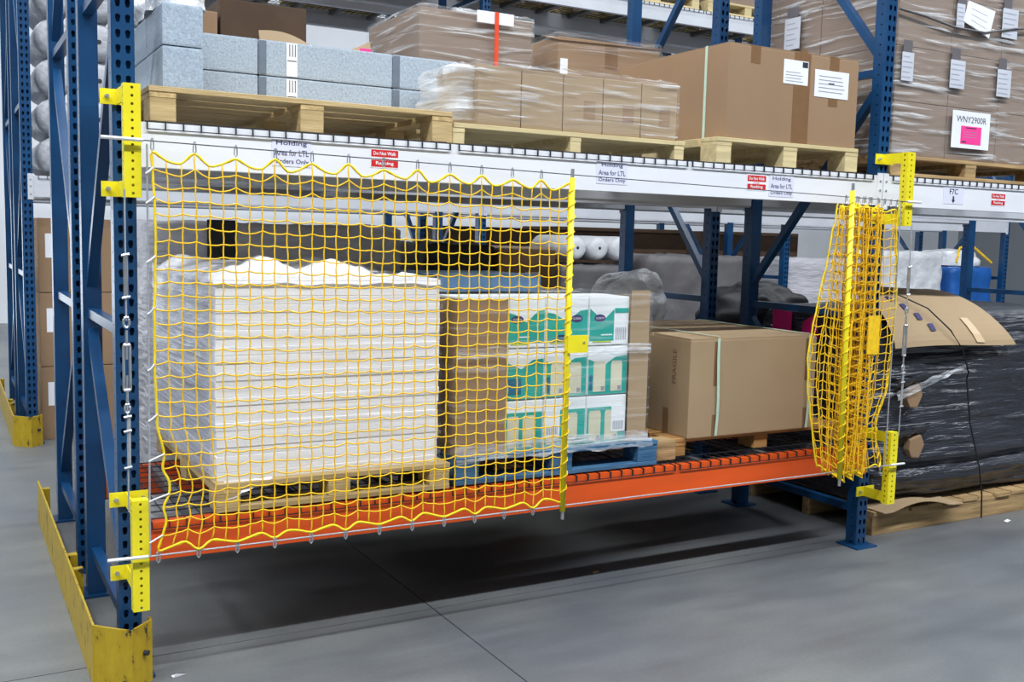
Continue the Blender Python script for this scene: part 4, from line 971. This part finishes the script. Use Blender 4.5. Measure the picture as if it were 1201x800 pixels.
# ------------------------------------------------------------------ back rack, floor level loads
def block_load(name, x0, x1, y0, y1, z0, z1, m, label, cat, group=None, amp=0.02, sz=5, rr=0.05, part='wrapped_body'):
    t = thing(name, label, cat, ((x0 + x1) / 2, (y0 + y1) / 2, z0), group)
    s = shell(x0, x1, y0, y1, z0 + 0.010, z1, amp=amp, rr=rr, ns=72, nzn=20, seed=x0 * 3.3, sx=3, sz=sz, top=min(x1 - x0, y1 - y0) * 0.5 - 0.01)
    s.build(part, m, t, smooth=True); return t
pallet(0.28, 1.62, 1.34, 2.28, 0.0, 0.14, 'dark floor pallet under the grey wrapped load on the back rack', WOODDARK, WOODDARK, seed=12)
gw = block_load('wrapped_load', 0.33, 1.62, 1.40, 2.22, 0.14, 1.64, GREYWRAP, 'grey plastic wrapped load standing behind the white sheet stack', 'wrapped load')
B(0.585, 0.725, 1.375, 1.383, 1.47, 1.665).build('opening_shade_panel', BLACKFABRIC, gw)  # flat black panel paints in the darkness of an opening in the load
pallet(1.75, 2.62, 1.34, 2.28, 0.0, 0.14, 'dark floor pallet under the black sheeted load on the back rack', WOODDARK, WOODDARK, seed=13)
block_load('sheeted_load', 1.80, 2.20, 1.40, 2.20, 0.14, 1.555, BLACKFABRIC, 'black plastic sheeted load behind the teal and white cases', 'wrapped load')
bc = thing('tall_carton', 'plain brown carton behind the net pole, beside the black sheeted load', 'carton', (2.43, 1.8, 0.14))
carton(2.235, 2.62, 1.42, 2.20, 0.14, 1.545, CARD, bc); rect(FRONT((2.235, 1.42, 1.37)), 0.18, 0.28, 0.0, 0.045, 0.0002, 0.001).build('paper_label', PAPER, bc)
def lump(name, cx, cy, z0, rx, ry, h, m, label, cat, seed, group=None, e=0.75):
    def s(u, v):
        a = 2 * math.pi * u; b = math.pi / 2 * v
        k = math.cos(b) ** e; q = math.sin(b) ** e
        p = Vector((cx + rx * k * math.cos(a), cy + ry * k * math.sin(a), z0 + h * q))
        d = 0.18 * nz(p.x * 5 + seed, p.y * 5, p.z * 7) + 0.05 * nz(p.x * 13, p.y * 13, p.z * 15 + seed)
        w = math.sin(math.pi * min(1, v * 1.02 + 0.03)) ** 0.5 if v < 1 else 0
        return p + Vector((math.cos(a) * rx * d, math.sin(a) * ry * d, h * d * 0.6 * (v > 0.05)))
    mb = MB().grid(72, 30, s)
    mb.add([s(k / 72, 0) for k in range(72)], [tuple(range(72))])
    return tag(mb.build(name, m, smooth=True), label, cat, group)
pallet(2.80, 3.60, 1.34, 2.28, 0.0, 0.14, 'dark floor pallet under the crumpled silver bag', WOODDARK, WOODDARK, seed=14)
block_load('wrapped_load', 2.86, 3.60, 1.46, 2.2, 0.14, 0.98, DARKGREY, 'dark grey load on the floor pallet under the silver bag', 'wrapped load')
lump('plastic_bag', 3.40, 1.78, 1.01, 0.23, 0.30, 0.40, SILVER, 'crumpled silver plastic bag behind the cases\' cardboard corner board', 'bag', 2.0)
pallet(4.05, 5.0, 1.34, 2.28, 0.0, 0.14, 'dark floor pallet under the loose black bundle', WOODDARK, WOODDARK, seed=15)
block_load('sheeted_load', 4.08, 4.95, 1.40, 2.2, 0.14, 0.94, BLACKFABRIC, 'black load under the loose black bundle on the back rack', 'wrapped load')
lump('black_bundle', 4.55, 1.82, 0.985, 0.42, 0.36, 0.34, BLACKFABRIC, 'loose black bundle heaped on a load behind the black film bale', 'bundle', 7.0)

# ------------------------------------------------------------------ far row loads
def roll(x, z, r, y0, y1, m, label, group, core=INK):
    t = thing('wrapped_roll', label, 'roll', (x, (y0 + y1) / 2, z - r), group)
    n, vs, fs = 20, [], []
    prof = [(y0, 0.0), (y0, 0.55), (y0 + 0.015, 0.85), (y0 + 0.05, 0.98), (y0 + 0.2, 1.0), (y1 - 0.05, 1.0), (y1, 0.8), (y1, 0.0)]
    for yy, k in prof:
        for i in range(n):
            a = 2 * math.pi * i / n; q = r * k * (1 + 0.03 * nz(x * 9 + math.cos(a), yy * 5, z * 9 + math.sin(a)))
            vs.append((x + q * math.cos(a), yy, z + q * math.sin(a)))
    for j in range(len(prof) - 1):
        for i in range(n): fs.append((j * n + i, j * n + (i + 1) % n, (j + 1) * n + (i + 1) % n, (j + 1) * n + i))
    MB().add(vs, fs).build('roll_body', m, t, smooth=True)
    MB().tube([(x, y0 - 0.002, z), (x, y0 + 0.03, z)], r * 0.13, 10).build('core_end', core, t)
gl = 'grey rolls piled on the far row'
r0 = 0.138; zz = 1.98 + DK + r0 + 0.004
for k in range(6):
    nth = ('lowest', 'second', 'third', 'fourth', 'fifth', 'topmost')[k]
    roll(0.20, zz + k * 0.285, r0, 4.55, 5.4, ROLLGREY, '%s grey wrapped roll from the deck up, column beside the far row\'s end frame' % nth, gl)
    roll(0.51, zz + k * 0.285, r0, 4.55, 5.4, ROLLGREY, '%s grey wrapped roll from the deck up, column against the white rolls' % nth, gl)
    if k < 5: roll(0.83, zz + k * 0.29, r0, 4.55, 5.4, ROLLWRAP, '%s white wrapped roll from the deck up, beside the far row\'s grey rolls' % (nth if k < 4 else 'topmost'), 'white rolls beside the grey pile')
gcart = 'brown cartons on the floor of the far row'
for k in range(3):
    t = thing('floor_carton', ('bottom', 'middle', 'top')[k] + ' brown carton of the stack behind the far row\'s yellow guard', 'carton', (0.45, 5.0, k * 0.56), gcart)
    carton(0.07, 0.85, 4.62, 5.4, k * 0.56, k * 0.56 + 0.555, CARD, t); rect(FRONT((0.07, 4.62, k * 0.56)), 0.05, 0.16, 0.26, 0.44, 0.0002, 0.002).build('paper_label', PAPER, t)
block_load('wrapped_load', 1.0, 2.0, 4.62, 5.4, 0, 1.25, GREYWRAP, 'pale grey wrapped load on the floor next to the far row cartons', 'wrapped load')
block_load('wrapped_load', 2.2, 3.55, 4.62, 5.4, 0, 1.10, BLACKFABRIC, 'black wrapped load on the floor of the far row', 'wrapped load')
ct = thing('floor_carton', 'tall brown carton on the far row left of the white rolls', 'carton', (4.2, 5.0, 0)); carton(3.90, 4.56, 4.62, 5.4, 0, 1.53, CARDDULL, ct)
block_load('wrapped_load', 4.66, 5.40, 4.60, 5.4, 0, 1.355, DARKGREY, 'dark grey wrapped load under the three white rolls', 'wrapped load', rr=0.03)
for k in range(3): roll(4.80 + 0.255 * k, 1.385 + 0.145, 0.120, 4.56, 5.3, ROLLWRAP, 'white wrapped roll lying on the dark grey load, ' + ('beside the tall brown carton', 'middle one of three', 'beside the taupe shrouded load')[k], 'three white rolls')
block_load('wrapped_load', 5.74, 7.05, 4.62, 5.4, 0, 1.46, mat('taupe_wrap', (104, 101, 102), 0.45, var=0.15, scale=4, bump=0.5, bscale=6, bdist=0.03), 'big taupe shrouded load with rounded top on the far row', 'wrapped load', rr=0.16, amp=0.03)
block_load('wrapped_load', 7.60, 8.75, 4.62, 5.4, 0, 1.45, GREYWRAP, 'pale grey wrapped block on the far row beyond the bunched net', 'wrapped load')
block_load('wrapped_load', 8.95, 10.2, 4.62, 5.4, 0, 1.55, ROLLWRAP, 'white film wrapped load next to the blue tarp load on the far row', 'wrapped load', rr=0.15, amp=0.04)
block_load('wrapped_load', 10.35, 11.1, 4.62, 5.4, 0, 1.37, BLUETARP, 'load under a blue tarp on the far row behind the bales', 'wrapped load')
lump('plastic_bag', 10.72, 5.0, 1.40, 0.36, 0.33, 0.20, ROLLWRAP, 'white sagging plastic bag on the blue tarp load', 'bag', 4.0)
MB_y = MB().tube([(10.38, 4.60, 1.44), (10.55, 4.70, 1.62), (10.8, 4.72, 1.66), (11.05, 4.60, 1.44)], 0.014, 6).build('yellow_strap', ROPE); tag(MB_y, 'yellow strap lying over the white bag on the blue tarp', 'strap')
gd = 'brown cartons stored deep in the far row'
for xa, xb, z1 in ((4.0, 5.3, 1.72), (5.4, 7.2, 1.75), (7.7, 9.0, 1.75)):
    t = thing('deep_carton', 'dark brown carton stored deep in the far row behind the ' + {4.0: 'three white rolls', 5.4: 'taupe shrouded load', 7.7: 'pale grey block'}[xa], 'carton', ((xa + xb) / 2, 6.3, 0), gd); carton(xa, xb, 5.9, 6.7, 0, z1, CARDSHADED, t)
# high level of the far row: pallets and boxes seen from below
gp = 'pallets high on the far rack row'; gb = 'cartons high on the far rack row'
for k in range(3):
    for xa in (0.15, 1.35, 2.52):
        for yy in (4.52, 5.82):
            X = k * D + xa
            pallet(X, X + 1.05, yy, yy + 0.96, 3.915 + DK, 0.12, 'pale pallet high on the far rack row', WOODLIGHT, WOODLIGHT, gp, seed=int(X * 10))
            t = thing('stored_carton', 'brown carton on a pallet high on the far rack row', 'carton', (X + 0.5, yy + 0.5, 3.915 + DK + 0.12), gb)
            carton(X + 0.04, X + 1.0, yy + 0.04, yy + 0.92, 3.915 + DK + 0.12, 4.75, CARDDULL, t)

# ------------------------------------------------------------------ scraps on the floor
def scrap(x, y, s, m, label, cat='debris'):
    mb = MB().add([(x, y, 0.001), (x + s, y + 0.3 * s, 0.001), (x + 0.8 * s, y + 0.6 * s, 0.006), (x - 0.1 * s, y + 0.35 * s, 0.004), (x + 0.3 * s, y + 0.2 * s, 0.010)], [(0, 1, 4), (1, 2, 4), (2, 3, 4), (3, 0, 4), (3, 2, 1, 0)])
    tag(mb.build('scrap', m), label, cat)
scrap(2.16, 0.235, 0.05, CARDLIGHT, 'small tan wood splinter on the floor under the orange beam')
scrap(4.93, -0.03, 0.06, CASEWHITE, 'white torn paper scrap on the floor beside the bale pallet')
scrap(0.13, -0.08, 0.05, STEEL, 'small metal bits on the floor beside the corner guard')
